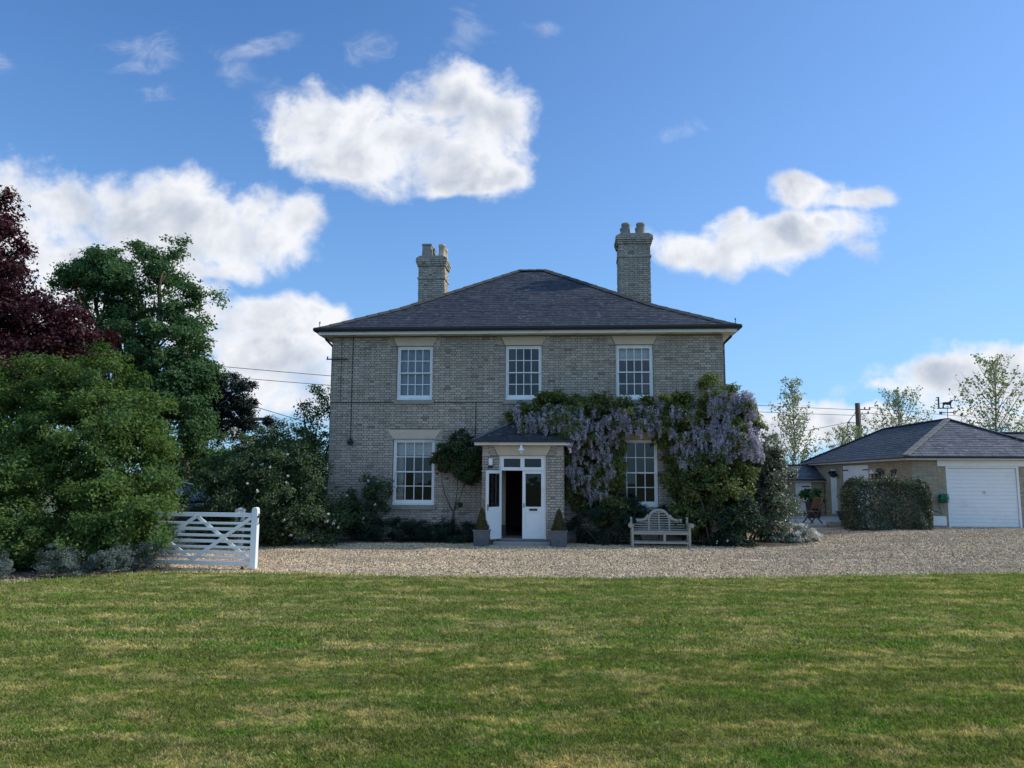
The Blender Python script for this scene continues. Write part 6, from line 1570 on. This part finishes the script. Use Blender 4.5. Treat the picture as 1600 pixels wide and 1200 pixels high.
# ------------------------------------------------------------------ hedge by the garage
def build_hedge():
    x0, x1, y0, y1, h = -1.30, 1.28, -.55, .55, 1.60
    bx, by = 12.74, 26.45
    root = empty('clipped_hedge', (bx, by, gzf(bx, by)), -R(2), 'dense boxy clipped hedge standing in front of the garage side wall', 'hedge')
    n = 24000
    P = np.stack([RG.uniform(x0, x1, n), RG.uniform(y0, y1, n), RG.uniform(.02, h, n)], 1)
    f = RG.integers(0, 5, n)
    dpt = np.abs(RG.normal(size=n)) * .07
    wob = .08 * np.sin(P[:, 0] * 5 + 1) + .08 * np.sin(P[:, 2] * 6 + P[:, 0] * 3) + .06 * np.sin(P[:, 0] * 11 + P[:, 2] * 4)
    P[:, 1] = np.where((f == 0) | (f == 1), y0 + dpt + wob, P[:, 1]); P[:, 2] = np.where(f == 2, h - dpt + wob * .9 + .05 * RG.normal(size=n).clip(-.5, 2), P[:, 2])
    P[:, 0] = np.where(f == 3, x0 + dpt + wob, np.where(f == 4, x1 - dpt + wob, P[:, 0]))
    q = np.maximum(0, P[:, 2] - (h - .45)) ** 2 * 1.1
    P[:, 0] = np.where(P[:, 0] > x1 - q, x1 - q, np.where(P[:, 0] < x0 + q, x0 + q, P[:, 0]))
    nr = np.zeros((n, 3)); nr[:, 1] = np.where(f <= 1, -1, 0); nr[:, 2] = np.where(f == 2, 1, .3); nr[:, 0] = np.where(f == 3, -1, np.where(f == 4, 1, 0))
    leaves('foliage', M['hedgeleaf'], P, nr + RG.normal(size=(n, 3)) * .6, .065, RG.uniform(0, .999, n), root, .6, floor=.0)
    mb = MB()
    for k in range(7): limb(mb, (x0 + .25 + k * .42, rnd.uniform(-.1, .1), -.05), (x0 + .25 + k * .42 + rnd.uniform(-.2, .2), rnd.uniform(-.3, .3), 1.35), .035, .012, seg=5)
    mb.build('stem', M['bark'], root)
build_hedge()

# ------------------------------------------------------------------ poplars behind the outbuildings
def poplar(base, H, rad, label, nbr, nleaf, leaf=.13):
    x, y = base; z0 = gzf(x, y)
    root = empty('poplar_tree', (x, y, z0), 0, label, 'tree', 'young poplars beyond the outbuildings')
    mb = MB(); limb(mb, (0, 0, -.2), (0, 0, H * .97), .085, .012, bend=.01, seg=6, n=8)
    P = []; N = []
    for k in range(nbr):
        z = H * (.12 + .84 * (k / nbr) ** .9); a = k * 2.4 + rnd.uniform(-.4, .4)
        f = 1 - ((z / H - .12) / .88); L = rad * (.22 + 1.0 * f ** .9) * rnd.uniform(.75, 1.15)
        e = Vector((math.cos(a) * L, math.sin(a) * L, z + L * rnd.uniform(1.1, 1.7)))
        if e.z > H: e.z = H
        pts = limb(mb, (0, 0, z), e, .022, .006, seg=4, n=4, bend=.06)
        m = max(3, int(nleaf * L / rad))
        for i in range(m):
            t = rnd.uniform(.15, 1.05); p = Vector((0, 0, z)).lerp(e, t)
            for q in range(rnd.choice((3, 4, 5, 6))):
                P.append((p.x + rnd.gauss(0, .085), p.y + rnd.gauss(0, .085), p.z + rnd.gauss(0, .08))); N.append((rnd.gauss(0, 1), rnd.gauss(0, 1), rnd.gauss(.3, 1)))
    for i in range(14):
        P.append((rnd.gauss(0, .04), rnd.gauss(0, .04), H * rnd.uniform(.93, 1.0))); N.append((rnd.gauss(0, 1), rnd.gauss(0, 1), .3))
    P = np.array(P); N = np.array(N)
    leaves('crown', M['poplar'], P, N, leaf, RG.uniform(0, .999, len(P)), root, .75)
    mb.build('trunk', M['palebark'], root, smooth=True)
poplar((17.6, 48), 8.0, 1.5, 'tall slim poplar between the house and the utility pole', 62, 15)
poplar((20.6, 46), 4.9, 1.5, 'short young poplar just left of the utility pole', 36, 13)
poplar((25.3, 50), 7.6, 2.2, 'spreading poplar right of the utility pole above the garage roof', 56, 17)
poplar((26.6, 42), 8.5, 2.1, 'tall pale poplar at the right edge above the garage wing', 66, 18)
poplar((22.4, 52), 5.2, 1.5, 'low young poplar just right of the utility pole behind the garage', 34, 12)
tree('hedgerow_tree', 'low rounded green tree showing above the garage ridge left of the weather vane', None, (28.6, 52), [((28.6, 52, 4.3), (2.6, 1.5, 1.55)), ((26.4, 52, 3.6), (1.6, 1.2, 1.3))], M['midgreen'], .16, 300, 16, .3, r0=.12)
# distant hedgerow on the horizon
n = 26000
a = RG.uniform(-1, 1, n); X = a * 95; Y = 92 + RG.normal(size=n) * 2 + X * .05
hgt = 3.2 + 1.6 * np.sin(X * .23) * np.sin(X * .071 + 1) + .6 * np.sin(X * .9)
P = np.stack([X, Y, np.maximum(.1, hgt * RG.uniform(0, 1, n) ** .8)], 1)
leaves('distant_hedgerow', M['midgreen'], P, RG.normal(size=(n, 3)) + np.array([0, -.5, .4]), .75, RG.uniform(0, .999, n), None, .7, kind='stuff')
